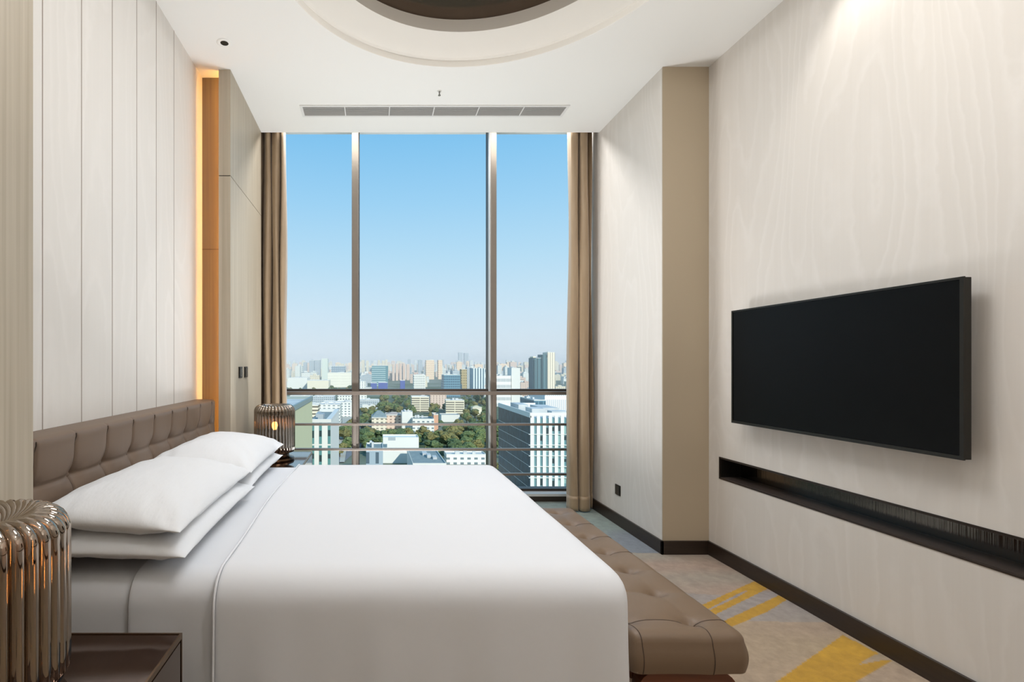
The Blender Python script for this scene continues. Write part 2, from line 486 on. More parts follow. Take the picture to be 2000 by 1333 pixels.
# ---- window
struct('window_sill', (-1.45, XI, 4.99, 5.30, -0.004, 0.052), bronze_d)
struct('window_sill_cap', (-1.45, XI, 4.985, 5.30, 0.052, 0.076), mat('sill_white', 'DAD9D4', 0.4))
wf = thing('window_1', (0.4, YG, 0.076), None, None); wf['kind'] = 'structure'
boxo('glass', (-1.45, XI, YG, YG + 0.012, 0.076, 3.76), winglass, wf)
boxo('window_frame', [(-1.45, XI, 5.10, 5.20, 0.076, 0.10), (-1.45, XI, 5.10, 5.20, 3.735, 3.76), (-1.45, XI, 5.10, 5.18, 1.06, 1.10)], bronze_d, wf)
for (a, c) in ((-0.226, -0.160), (1.140, 1.196)):
    boxo('mullion', [(a, c, 4.985, 5.19, 0.076, 3.76)], bronze, wf, bevel=0.004)
    boxo('gasket', [((c if a < 0 else a - 0.006), (c + 0.006 if a < 0 else a), 5.07, 5.19, 0.076, 3.76)], bronze_d, wf)
boxo('cover_strip', [(1.1335, 1.140, 5.0, 5.07, 0.076, 3.76)], mat('silver_strip', 'C9C7C3', 0.4, metal=0.3), wf)
rl = thing('window_railing', (0.4, 4.93, 0.076), 'bronze metal railing of four horizontal bars across the window', 'railing')
boxo('top_rail', (-1.44, XI - 0.004, 4.925, 4.975, 1.052, 1.086), railm, rl, bevel=0.003)
for z in (0.765, 0.522, 0.280):
    boxo('rail', (-1.44, XI - 0.004, 4.925, 4.960, z - 0.011, z + 0.011), railm, rl, bevel=0.002)
for x in (-0.196, 1.170):
    boxo('post', (x - 0.016, x + 0.016, 4.9605, 4.983, 0.076, 1.052), railm, rl, bevel=0.002)

# ---- curtains
def curtain(name, pts, label, z1=3.72, z0=0.012, phase=0.0):
    """pts: plan polyline (x,y) smoothed; hung cloth with folds"""
    t = thing(name, (sum(p[0] for p in pts) / len(pts), 4.72, 0), label, 'curtain', 'curtains at the window')
    def cr(P, u):
        n_ = len(P) - 1; f = u * n_; i = min(int(f), n_ - 1); t_ = f - i
        p0 = P[max(i - 1, 0)]; p1 = P[i]; p2 = P[i + 1]; p3 = P[min(i + 2, n_)]
        return [0.5 * ((2 * p1[k]) + (-p0[k] + p2[k]) * t_ + (2 * p0[k] - 5 * p1[k] + 4 * p2[k] - p3[k]) * t_ ** 2 + (-p0[k] + 3 * p1[k] - 3 * p2[k] + p3[k]) * t_ ** 3) for k in (0, 1)]
    cx = sum(p[0] for p in pts) / len(pts)
    def sheet(za, zb, nm, off, par):
        bm = bmesh.new(); NU = 110; NV = max(4, int((zb - za) / 0.05))
        g = []
        for v in range(NV + 1):
            z = za + (zb - za) * v / NV
            w = 1 - z / 3.6
            row = []
            for u in range(NU + 1):
                x, y = cr(pts, u / NU)
                k = 0.86 + 0.14 * w + 0.03 * math.sin(z * 2.1 + phase)
                x = cx + (x - cx) * k + 0.006 * math.sin(z * 3 + u * 0.11 + phase)
                y = 4.72 + (y - 4.72) * (0.9 + 0.2 * w) + off + 0.004 * math.sin(z * 2.3 + u * .2)
                row.append(bm.verts.new((x, y, z)))
            g.append(row)
        for v in range(NV):
            for u in range(NU):
                bm.faces.new((g[v][u], g[v][u + 1], g[v + 1][u + 1], g[v + 1][u]))
        o = finish(nm, bm, satin, par, smooth=True)
        s = o.modifiers.new('thick', 'SOLIDIFY'); s.thickness = 0.004; s.offset = 0
        return o
    sheet(z0, z1, 'curtain_cloth', 0, t)
    sheet(z0 - 0.002, z0 + 0.13, 'hem', -0.0045, t)
    return t
curtain('curtain', [(1.785, 4.73), (1.79, 4.66), (1.835, 4.645), (1.862, 4.665), (1.868, 4.73), (1.874, 4.69), (1.885, 4.64), (1.93, 4.63), (1.965, 4.66), (1.972, 4.74), (1.985, 4.80), (2.01, 4.74), (2.03, 4.725), (2.038, 4.79)],
        'taupe satin curtain gathered at the right side of the window')
curtain('curtain', [(-1.12, 4.74), (-1.10, 4.66), (-1.07, 4.70), (-1.05, 4.78), (-1.035, 4.70), (-1.0, 4.655), (-0.965, 4.68), (-0.955, 4.75), (-0.94, 4.68), (-0.90, 4.65), (-0.875, 4.68), (-0.862, 4.74), (-0.855, 4.67), (-0.84, 4.655), (-0.815, 4.68), (-0.81, 4.74)],
        'taupe satin curtain bunched beside the veneer panel, left of the window', phase=1.3)

# ---- ceiling fittings
gr = thing('air_vent', (0.49, 4.24, CZ), 'long white slatted air grille in the ceiling above the window', 'air vent')
gx0, gx1, gy0, gy1 = -0.615, 1.594, 4.14, 4.33
f_ = 0.022
boxo('frame', [(gx0, gx1, gy0, gy0 + f_, CZ - 0.008, CZ + 0.004), (gx0, gx1, gy1 - f_, gy1, CZ - 0.008, CZ + 0.004), (gx0, gx0 + f_, gy0 + f_, gy1 - f_, CZ - 0.008, CZ + 0.004), (gx1 - f_, gx1, gy0 + f_, gy1 - f_, CZ - 0.008, CZ + 0.004)], grillew, gr)
boxo('backing', (gx0 + f_, gx1 - f_, gy0 + f_, gy1 - f_, CZ - 0.001, CZ + 0.001), grilleg, gr)
for k in range(8):
    y = gy0 + f_ + 0.010 + k * 0.0178
    boxo('slat', (gx0 + f_, gx1 - f_, y, y + 0.008, CZ - 0.006, CZ - 0.001), mat('slat_white', 'BBB9B6', 0.5), gr)
for k in range(1, 6):
    x = gx0 + (gx1 - gx0) * k / 6
    boxo('divider', (x - 0.004, x + 0.004, gy0 + f_, gy1 - f_, CZ - 0.0075, CZ), grillew, gr)
sk = thing('sprinkler', (0.5, 3.93, CZ), 'small white sprinkler head on the ceiling in front of the grille', 'sprinkler')
bm = bmesh.new(); lathe(bm, [(0, CZ), (0.018, CZ), (0.015, CZ - 0.006), (0, CZ - 0.006)], 0.5, 3.93, 24); finish('escutcheon', bm, grillew, sk)
bm = bmesh.new(); lathe(bm, [(0, CZ - 0.006), (0.005, CZ - 0.006), (0.005, CZ - 0.030), (0.011, CZ - 0.033), (0.011, CZ - 0.036), (0, CZ - 0.036)], 0.5, 3.93, 16); finish('nozzle', bm, mat('grey_metal', '8A8880', 0.4, metal=0.5), sk)
dl = thing('downlight', (-0.99, 3.344, CZ), 'small round recessed downlight in the ceiling above the bed head', 'downlight')
bm = bmesh.new(); lathe(bm, [(0.026, CZ - 0.002), (0.040, CZ - 0.004), (0.050, CZ - 0.001), (0.050, CZ)], -0.99, 3.344, 40); finish('trim_ring', bm, white, dl, smooth=True)
bm = bmesh.new(); lathe(bm, [(0, CZ - 0.0012), (0.027, CZ - 0.0015), (0.027, CZ)], -0.99, 3.344, 32); finish('lamp_opening', bm, black, dl)

# ---- housing of the fill light added in the recess (above the frame)
rf = thing('ceiling_fill_light', (RCX, 2.35, 3.62), 'added round fill light inside the ceiling recess, out of view', 'ceiling light')
bm = bmesh.new(); lathe(bm, [(0, 3.665), (0.62, 3.665), (0.62, 3.615), (0.60, 3.605), (0.60, 3.615), (0, 3.615)], RCX, 2.35, 64); finish('housing', bm, grillew, rf)

fu = thing('floor_fill_lamp', (0.2, 4.2, 0), 'added linear fill light on the carpet, unseen between the bed and the window', 'uplighter')  # body of the added floor fill, hidden by the bed
boxo('housing', [(-0.47, 0.87, 4.09, 4.095, 0, 0.08), (-0.47, 0.87, 4.305, 4.31, 0, 0.08), (-0.47, 0.87, 4.095, 4.305, 0, 0.06)], grillew, fu)
for k, (tx, ty) in enumerate(REAR_FILL):  # stands and bowls for the added lamps behind the camera
    to = thing('rear_fill_lamp', (tx, ty, 0), 'added fill lamp standing behind the camera, %s' % ('bed side' if k == 0 else 'television side'), 'floor lamp')
    bm = bmesh.new(); lathe(bm, [(0, 0), (0.15, 0), (0.15, 0.02), (0.014, 0.03), (0.014, 1.82), (0, 1.82)], tx, ty, 32); finish('pole', bm, bronze, to)
    bm = bmesh.new(); lathe(bm, [(0.014, 1.81), (0.10, 1.83), (0.20, 1.88), (0.24, 1.935), (0.236, 1.935), (0.20, 1.895), (0, 1.86)], tx, ty, 40); finish('bowl', bm, grillew, to, smooth=True)

el = thing('ceiling_fill_light', (1.2, 0.5, 3.44), 'added round fill light on the ceiling near the room entrance, out of view', 'ceiling light')  # housing of the fill lamp added over the entrance
bm = bmesh.new(); lathe(bm, [(0, CZ), (0.17, CZ), (0.17, CZ - 0.020), (0, CZ - 0.020)], 1.2, 0.5, 40); finish('housing', bm, grillew, el)

# ---- switches and socket
def plate(name, origin, label, axis, cat):
    t = thing(name, origin, label, cat)
    x, y, z = origin
    if axis > 0: xa, xb, xc = x, x + 0.008, x + 0.011
    else: xa, xb, xc = x - 0.008, x, x - 0.011
    boxo('plate', (xa, xb, y - 0.043, y + 0.043, z - 0.043, z + 0.043), black, t, bevel=0.003)
    lo, hi = (xb, xc) if axis > 0 else (xc, xa)
    boxo('rocker', (lo, hi, y - 0.034, y + 0.034, z - 0.034, z + 0.034), mat('dark_grey_plastic', '3A3833', 0.25), t, bevel=0.002)
    return t
plate('light_switch', (-1.036, 3.905, 1.288), 'black square switch plate on the veneer panel, nearer the bed', 1, 'light switch')
plate('light_switch', (-1.036, 4.070, 1.288), 'black square switch plate on the veneer panel, nearer the window', 1, 'light switch')
plate('wall_socket', (XI, 4.27, 0.293), 'black square wall socket low on the cream wall beside the right curtain', -1, 'wall socket')

# ---- television
tv = thing('television', (2.28, 2.61, 0.975), 'large black flat screen television mounted on the right cream wall', 'television')
boxo('housing', (2.290, 2.318, 1.972, 3.252, 0.978, 1.690), tvframe, tv, bevel=0.004)
boxo('screen', (2.2875, 2.2905, 1.984, 3.243, 0.992, 1.682), tvscreen, tv)
boxo('bezel', [(2.284, 2.291, 1.970, 1.984, 0.976, 1.692), (2.284, 2.291, 3.243, 3.254, 0.976, 1.692), (2.284, 2.291, 1.984, 3.243, 0.976, 0.992), (2.284, 2.291, 1.984, 3.243, 1.682, 1.692)], tvframe, tv)
boxo('wall_bracket', (2.318, XR - 0.001, 2.35, 2.87, 1.15, 1.5), black, tv)

# ================================================================== bed
BX0, BX1 = -1.15, 0.822
BY0, BY1 = 1.60, 3.48
BZ = 0.680
bed = thing('bed', (-0.2, 2.54, 0), 'large king size bed with tufted taupe leather headboard', 'bed')
boxo('bed_base', (-1.14, 0.74, 1.70, 3.38, 0.04, 0.34), mat('dark_base', '2A211C', 0.6), bed, bevel=0.01)


def drape(name, x0, x1, y0, y1, z0, hem, r, m, parent=None, open_left=True, step=0.03, dome=0.012, ripple=0.006, seed=0, edge_pull=0.0, thick=0.008, rx=None):
    """cloth laid over a rounded box; open at the head side"""
    ry = r; rx = rx or r
    cx0, cx1, cy0, cy1 = (x0 if open_left else x0 + rx), x1 - rx, y0 + ry, y1 - ry
    L_ = max(rx, ry) * PI / 2 + (z0 - min(rx, ry) - hem)
    lo = (0 if open_left else L_)
    def rng(a, b_):
        k = max(2, int(round((b_ - a) / step))); return [a + (b_ - a) * i / k for i in range(k + 1)]
    X = ([] if open_left else rng(cx0 - L_, cx0)[:-1]) + rng(cx0, cx1) + rng(cx1, cx1 + L_)[1:]
    Y = rng(cy0 - L_, cy0)[:-1] + rng(cy0, cy1) + rng(cy1, cy1 + L_)[1:]
    bm = bmesh.new(); g = []
    for s in X:
        row = []
        for t in Y:
            qx = min(max(s, cx0), cx1); qy = min(max(t, cy0), cy1)
            dx, dy = s - qx, t - qy; d = math.hypot(dx, dy)
            u = (qx - x0) / (x1 - x0); v = (qy - y0) / (y1 - y0)
            top = z0 + dome * (min(1, 6 * min(1 - u, v, 1 - v)) if d == 0 else 0) * 0.5
            top += 0.0030 * (vnoise(qx * 3.1 + seed, qy * 3.7) - 0.5)
            if d < 1e-9:
                x, y, z = qx, qy, top
            else:
                ux, uy = dx / d, dy / d
                r = math.hypot(rx * ux, ry * uy)
                d = min(d, r * PI / 2 + (z0 - r - hem))
                if d < r * PI / 2:
                    a = d / r; h = r * math.sin(a); drop = r * (1 - math.cos(a))
                else:
                    h = r; drop = r + d - r * PI / 2
                w = max(0, (drop - r * 0.8)) / max(0.05, (z0 - hem))
                per = qx * 7 - qy * 6 + math.atan2(uy, ux) * 2.2
                h += ripple * w * (math.sin(per * 2.3 + seed) + 0.6 * math.sin(per * 5.1 + 1 + seed)) + 0.012 * w
                x, y, z = qx + ux * h, qy + uy * h, top - drop
            if edge_pull: x += edge_pull * math.sin(y * 4.0 + seed) * max(0, 1 - (s - x0) / 0.3) if s < x0 + 0.3 else 0
            row.append(bm.verts.new((x, y, z)))
        g.append(row)
    for i in range(len(X) - 1):
        for j in range(len(Y) - 1):
            bm.faces.new((g[i][j], g[i + 1][j], g[i + 1][j + 1], g[i][j + 1]))
    o = finish(name, bm, m, parent, smooth=True)
    s = o.modifiers.new('thick', 'SOLIDIFY'); s.thickness = thick; s.offset = -1
    ss = o.modifiers.new('sub', 'SUBSURF'); ss.levels = 1; ss.render_levels = 1
    return o

drape('mattress', -1.145, 0.775, BY0 + 0.035, BY1 - 0.035, BZ - 0.030, 0.33, 0.075, linen, bed, open_left=False, dome=0.004, ripple=0.0, thick=0.006)
sh = drape('bed_sheet', -0.80, 0.785, BY0 + 0.022, BY1 - 0.022, BZ - 0.017, 0.20, 0.082, linen, None, ripple=0.012, seed=2.0, edge_pull=0.012, thick=0.005)
tag(sh, 'white top sheet showing between the pillows and the duvet edge', 'sheet')
du = drape('duvet', -0.515, BX1, BY0, BY1, BZ, 0.16, 0.105, linen, None, ripple=0.009, seed=0.7, edge_pull=0.010, thick=0.012, rx=0.065)
tag(du, 'smooth white duvet spread over the bed and hanging down its sides', 'duvet')
# piping along the duvet edge
def edge_path(x, y0, y1, z0, r, off=0.004, hem=0.17):
    pts = []
    for k in range(14): pts.append((x, y0 - 0.010 * (1 - k / 13) , hem + (z0 - r - hem) * k / 13))
    for k in range(1, 9):
        a = PI / 2 * k / 8; pts.append((x, y0 + r - r * math.cos(a), z0 - r + r * math.sin(a)))
    for k in range(1, 20): pts.append((x, y0 + r + (y1 - y0 - 2 * r) * k / 20, z0 + 0.003))
    for k in range(0, 9):
        a = PI / 2 * k / 8; pts.append((x, y1 - r + r * math.sin(a), z0 - r + r * math.cos(a)))
    out = []
    for p in pts: out.append((p[0] + 0.010 * math.sin(p[1] * 4.0 + 0.7), p[1], p[2] + off * 0))
    return out
bm = bmesh.new(); tube(bm, edge_path(-0.515, BY0 - 0.002, BY1 + 0.002, BZ + 0.0015, 0.105), 0.0045, 8)
finish('piping', bm, linen, du, smooth=True)

# headboard
HB = [1.71 - 0.23 + 0.23 * i for i in range(10)]   # button lines in Y
hy0, hy1, hz0, hz1 = 1.545, 3.63, 0.10, 1.100
bm = bmesh.new()
ny, nz = 420, 150
xf = -1.155
g = []
def hb_ind(y, z):
    s = 0.0
    # vertical seams
    dy = min(abs(y - b_) for b_ in HB)
    zr = 0.93
    dz = min(abs(z - zz) for zz in (0.93, 0.66, 0.39))
    s += 0.010 * math.exp(-(dy / 0.006) ** 2) + 0.010 * math.exp(-(dy / 0.035))
    s += 0.004 * math.exp(-(dz / 0.006) ** 2) + 0.012 * math.exp(-(dz / 0.035))
    rr_ = math.hypot(dy, dz)
    s += 0.026 * math.exp(-(rr_ / 0.030) ** 1.3)
    return s
for i in range(ny + 1):
    y = hy0 + (hy1 - hy0) * i / ny; row = []
    for j in range(nz + 1):
        z = hz0 + (hz1 - hz0) * j / nz
        de = min((hz1 - z), (hy1 - y), (y - hy0) + 0.02)
        rnd = 0.03
        ed = rnd - math.sqrt(max(0, rnd ** 2 - max(0, rnd - de) ** 2)) if de < rnd else 0
        fade = min(1, de / 0.05)
        row.append(bm.verts.new((xf + 0.022 - hb_ind(y, z) * fade - ed, y, z)))
    g.append(row)
for i in range(ny):
    for j in range(nz): bm.faces.new((g[i][j], g[i + 1][j], g[i + 1][j + 1], g[i][j + 1]))
# back and sides
bk = [bm.verts.new((XL + 0.002, g[0][j].co.y, g[0][j].co.z)) for j in (0, nz)] + [bm.verts.new((XL + 0.002, hy1, z)) for z in (hz1, hz0)]
bt = [bm.verts.new((XL + 0.002, g[i][nz].co.y, hz1)) for i in range(ny + 1)]
for i in range(ny): bm.faces.new((g[i][nz], g[i + 1][nz], bt[i + 1], bt[i]))
be = [bm.verts.new((XL + 0.002, hy1, g[ny][j].co.z)) for j in range(nz + 1)]
for j in range(nz): bm.faces.new((g[ny][j], g[ny][j + 1], be[j + 1], be[j]))
bs = [bm.verts.new((XL + 0.002, hy0, g[0][j].co.z)) for j in range(nz + 1)]
for j in range(nz): bm.faces.new((g[0][j], g[0][j + 1], bs[j + 1], bs[j]))
hbd = finish('headboard', bm, leather_h, bed, smooth=True)
hbd.modifiers.new('e', 'EDGE_SPLIT').split_angle = R(60)
for yb in HB[1:]:
    bm = bmesh.new()
    tube(bm, [(xf + 0.022 - hb_ind(yb, z) * min(1, (hz1 - z) / 0.05) - (0.03 - math.sqrt(max(0, 0.0009 - max(0, 0.03 - (hz1 - z)) ** 2)) if hz1 - z < 0.03 else 0) + 0.0045, yb, z) for z in [0.5 + 0.012 * k for k in range(50)]], 0.0022, 5)
    finish('seam', bm, thread, hbd)
for yb in HB[1:]:
    bm = bmesh.new()
    bmesh.ops.create_uvsphere(bm, u_segments=14, v_segments=8, radius=0.011, matrix=Matrix.Translation((xf + 0.022 - 0.045, yb, 0.93)) @ Matrix.Diagonal((0.6, 1, 1, 1)))
    finish('button', bm, leather_h, hbd, smooth=True)

# ---- pillows
def pillow(cx, cy, cz, lx, ly, h, tilt, label, seed, yaw=0, roll=0):
    bm = bmesh.new(); N = 44; M_ = 60
    rt = Matrix.Translation((cx, cy, cz)) @ Matrix.Rotation(yaw, 4, 'Z') @ Matrix.Rotation(roll, 4, 'X') @ Matrix.Rotation(tilt, 4, 'Y')
    def pt(u, v, s):
        # u,v in [-1,1]; edges bow inward between pointed corners
        x = lx / 2 * u * (1 - 0.055 * (1 - v * v)); y = ly / 2 * v * (1 - 0.035 * (1 - u * u))
        au, av = 1 - abs(u) ** 2.6, 1 - abs(v) ** 3.2
        th = h / 2 * (max(0, au) ** 0.62) * (max(0, av) ** 0.55)
        wr = 0.004 * (vnoise(u * 4 + seed, v * 5 + seed, 1) - 0.5) * min(1, th * 30)
        cr = (0.008 * math.sin((u * 1.6 - v * math.copysign(1, u * v) * 2.2) * 6 + seed) + 0.004 * math.sin((u * 3 + v * 1.3) * 8 + seed * 2)) * (abs(u * v) ** 1.3) * min(1, th * 40)
        return rt @ Vector((x, y, s * (th * (1.1 if s > 0 else 0.9)) + wr + cr * s))
    top = {}; bot = {}
    for i in range(N + 1):
        for j in range(M_ + 1):
            u = -1 + 2 * i / N; v = -1 + 2 * j / M_
            u = math.copysign(abs(math.sin(u * PI / 2)) , u); v = math.copysign(abs(math.sin(v * PI / 2)), v)
            top[i, j] = bm.verts.new(pt(u, v, 1))
            bot[i, j] = top[i, j] if i in (0, N) or j in (0, M_) else bm.verts.new(pt(u, v, -1))
    for i in range(N):
        for j in range(M_):
            bm.faces.new((top[i, j], top[i + 1, j], top[i + 1, j + 1], top[i, j + 1]))
            q = (bot[i, j], bot[i, j + 1], bot[i + 1, j + 1], bot[i + 1, j])
            if len(set(q)) == 4:
                try: bm.faces.new(q)
                except ValueError: pass
    o = finish('pillow', bm, linen2, None, smooth=True)
    return tag(o, label, 'pillow', 'pillows on the bed')
pillow(-0.860, 2.075, 0.745, 0.52, 0.94, 0.145, R(1.5), 'lower white pillow of the near stack, closest to the camera', 1)
pillow(-0.870, 2.070, 0.838, 0.51, 0.93, 0.17, R(4.5), 'upper white pillow of the near stack, closest to the camera', 4)
pillow(-0.880, 3.000, 0.742, 0.52, 0.88, 0.145, R(1.5), 'lower white pillow of the far stack, on the window side', 8)
pillow(-0.880, 2.985, 0.832, 0.53, 0.90, 0.17, R(5), 'upper white pillow of the far stack, on the window side', 12)

# ================================================================== bench
bn = thing('bench', (1.02, 2.44, 0), 'long tufted taupe leather bench at the foot of the bed', 'bench')
bx0, bx1, by0, by1, bzt, bzb = 0.850, 1.240, 1.680, 3.190, 0.462, 0.333
bm = bmesh.new()
BUT = [1.78 + 0.215 * k for k in range(7)]
def bench_pt(s, t):
    r = 0.035
    cx0, cx1, cy0, cy1 = bx0 + r, bx1 - r, by0 + r, by1 - r
    qx = min(max(s, cx0), cx1); qy = min(max(t, cy0), cy1)
    dx, dy = s - qx, t - qy; d = math.hypot(dx, dy)
    Ltot = r * PI / 2 + (bzt - bzb - r)
    dyb = min(abs(qy - b_) for b_ in BUT); dxb = min(abs(qx - 1.105), abs(qx - 0.86))
    de = min(qx - bx0, bx1 - qx, qy - by0, by1 - qy)
    ind = 0.034 * math.exp(-(math.hypot(dxb, dyb * 1.3) / 0.032) ** 1.15) + 0.006 * math.exp(-dyb / 0.02) * (1 if abs(qx) < 1.12 else 0.5) + 0.003 * math.exp(-dxb / 0.03)
    top = bzt - ind * min(1, de / 0.05) - 0.010 * math.exp(-max(0, de) / 0.06)
    if d < 1e-9: return (qx, qy, top)
    ux, uy = dx / d, dy / d
    d = min(d, Ltot)
    if d < r * PI / 2:
        a = d / r; h = r * math.sin(a); drop = r * (1 - math.cos(a))
    else:
        h = r; drop = r + d - r * PI / 2
    f = (drop - r) / (bzt - bzb - r)
    if f > 0: h += 0.010 * math.sin(PI * min(1, f)) + 0.004 * f
    return (qx + ux * h, qy + uy * h, top - drop)
r = 0.035; Lt = r * PI / 2 + (bzt - bzb - r)
def rng(a, b_, st): k = max(2, int(round((b_ - a) / st))); return [a + (b_ - a) * i / k for i in range(k + 1)]
X = rng(bx0 + r - Lt, bx0 + r, 0.012)[:-1] + rng(bx0 + r, bx1 - r, 0.008) + rng(bx1 - r, bx1 - r + Lt, 0.012)[1:]
Y = rng(by0 + r - Lt, by0 + r, 0.012)[:-1] + rng(by0 + r, by1 - r, 0.008) + rng(by1 - r, by1 - r + Lt, 0.012)[1:]
g = [[bm.verts.new(bench_pt(s, t)) for t in Y] for s in X]
for i in range(len(X) - 1):
    for j in range(len(Y) - 1): bm.faces.new((g[i][j], g[i + 1][j], g[i + 1][j + 1], g[i][j + 1]))
box(bm, bx0 + 0.02, bx1 - 0.02, by0 + 0.02, by1 - 0.02, bzb - 0.002, bzb + 0.02)
cus = finish('cushion', bm, leather, bn, smooth=True)
for k, yb in enumerate(BUT):
    bm = bmesh.new()
    bmesh.ops.create_uvsphere(bm, u_segments=14, v_segments=8, radius=0.010, matrix=Matrix.Translation((1.105, yb, bzt - 0.036)) @ Matrix.Diagonal((1, 1, 0.6, 1)))
    finish('button', bm, leather, cus, smooth=True)
for yb in (BUT[0], BUT[3], BUT[4], BUT[5]):
    bm = bmesh.new()
    tube(bm, [Vector(bench_pt(x, yb)) + Vector((0, 0, 0.0006)) for x in rng(bx0 + 0.03, bx1 - 0.0, 0.01)], 0.0016, 5)
    finish('seam', bm, thread, cus)
for xx in (0.885, 1.118):
    bm = bmesh.new()
    tube(bm, [Vector(bench_pt(xx, y)) + Vector((0, -0.0006, 0)) for y in rng(by0 + r - Lt, by0 + 0.10, 0.01)], 0.0016, 5)
    finish('seam', bm, thread, cus)
boxo('frame', (bx0 + 0.03, bx1 - 0.035, by0 + 0.07, by1 - 0.07, 0.262, bzb - 0.002), redwood, bn, bevel=0.012, seg=3)
for (x, y) in ((bx0 + 0.02, by0 + 0.015), (bx0 + 0.02, by1 - 0.045)):
    bm = bmesh.new()
    # sled leg: rounded slab with a cut-out
    out = []
    xa, xb2, za, zb = bx0 + 0.03, bx1 - 0.03, 0.0, bzb - 0.012
    rr_ = 0.06
    for (cx_, cz_, a0) in ((xb2 - rr_, zb - rr_, 0), (xa + rr_, zb - rr_, 90), (xa + rr_, za + rr_, 180), (xb2 - rr_, za + rr_, 270)):
        for k in range(7):
            a = R(a0 + 15 * k); out.append((cx_ + rr_ * math.cos(a), cz_ + rr_ * math.sin(a)))
    inn = []
    ri = 0.04; xa2, xb3, za2, zb2 = xa + 0.045, xb2 - 0.045, za + 0.045, zb - 0.06
    for (cx_, cz_, a0) in ((xb3 - ri, zb2 - ri, 0), (xa2 + ri, zb2 - ri, 90), (xa2 + ri, za2 + ri, 180), (xb3 - ri, za2 + ri, 270)):
        for k in range(7):
            a = R(a0 + 15 * k); inn.append((cx_ + ri * math.cos(a), cz_ + ri * math.sin(a)))
    n_ = len(out)
    V = [[bm.verts.new((p[0], yy, p[1])) for p in ring] for ring in (out, inn) for yy in (y, y + 0.045)]
    of, ob, inf, inb = V
    for k in range(n_):
        j = (k + 1) % n_
        bm.faces.new((of[k], of[j], inf[j], inf[k])); bm.faces.new((ob[k], inb[k], inb[j], ob[j]))
        bm.faces.new((of[k], ob[k], ob[j], of[j])); bm.faces.new((inf[k], inf[j], inb[j], inb[k]))
    finish('leg', bm, redwood, bn)

# ================================================================== nightstands and lamps
SZ = 0.600
def nightstand(y0, y1, label):
    xa, xb_ = -1.030, -0.537
    t = thing('nightstand', ((xa + xb_) / 2, (y0 + y1) / 2, 0), label, 'bedside table', 'bedside tables')
    boxo('body', (xa + 0.006, xb_ - 0.006, y0 + 0.006, y1 - 0.006, 0.06, SZ - 0.012), standm, t)
    boxo('top', (xa + 0.005, xb_ - 0.005, y0 + 0.005, y1 - 0.005, SZ - 0.012, SZ - 0.002), standm, t)
    e_ = 0.006
    boxo('edge_frame', [(xa, xb_, y0, y0 + e_, SZ - 0.014, SZ), (xa, xb_, y1 - e_, y1, SZ - 0.014, SZ), (xb_ - e_, xb_, y0 + e_, y1 - e_, SZ - 0.014, SZ), (xa, xa + e_, y0 + e_, y1 - e_, SZ - 0.014, SZ),
                        (xb_ - e_, xb_, y0, y0 + e_, 0.05, SZ - 0.014), (xb_ - e_, xb_, y1 - e_, y1, 0.05, SZ - 0.014)], standf, t)
    d = boxo('drawer', (xb_ - 0.006, xb_ - 0.001, y0 + 0.014, y1 - 0.014, 0.34, SZ - 0.02), standm, t)
    boxo('plinth', (xa + 0.03, xb_ - 0.03, y0 + 0.03, y1 - 0.03, 0.0, 0.06), black, t)
    return t
nightstand(0.70, 1.418, 'dark bronze bedside table in the near left corner, under the closest lamp')
nightstand(3.662, 4.376, 'dark bronze bedside table beyond the bed, beside the window')

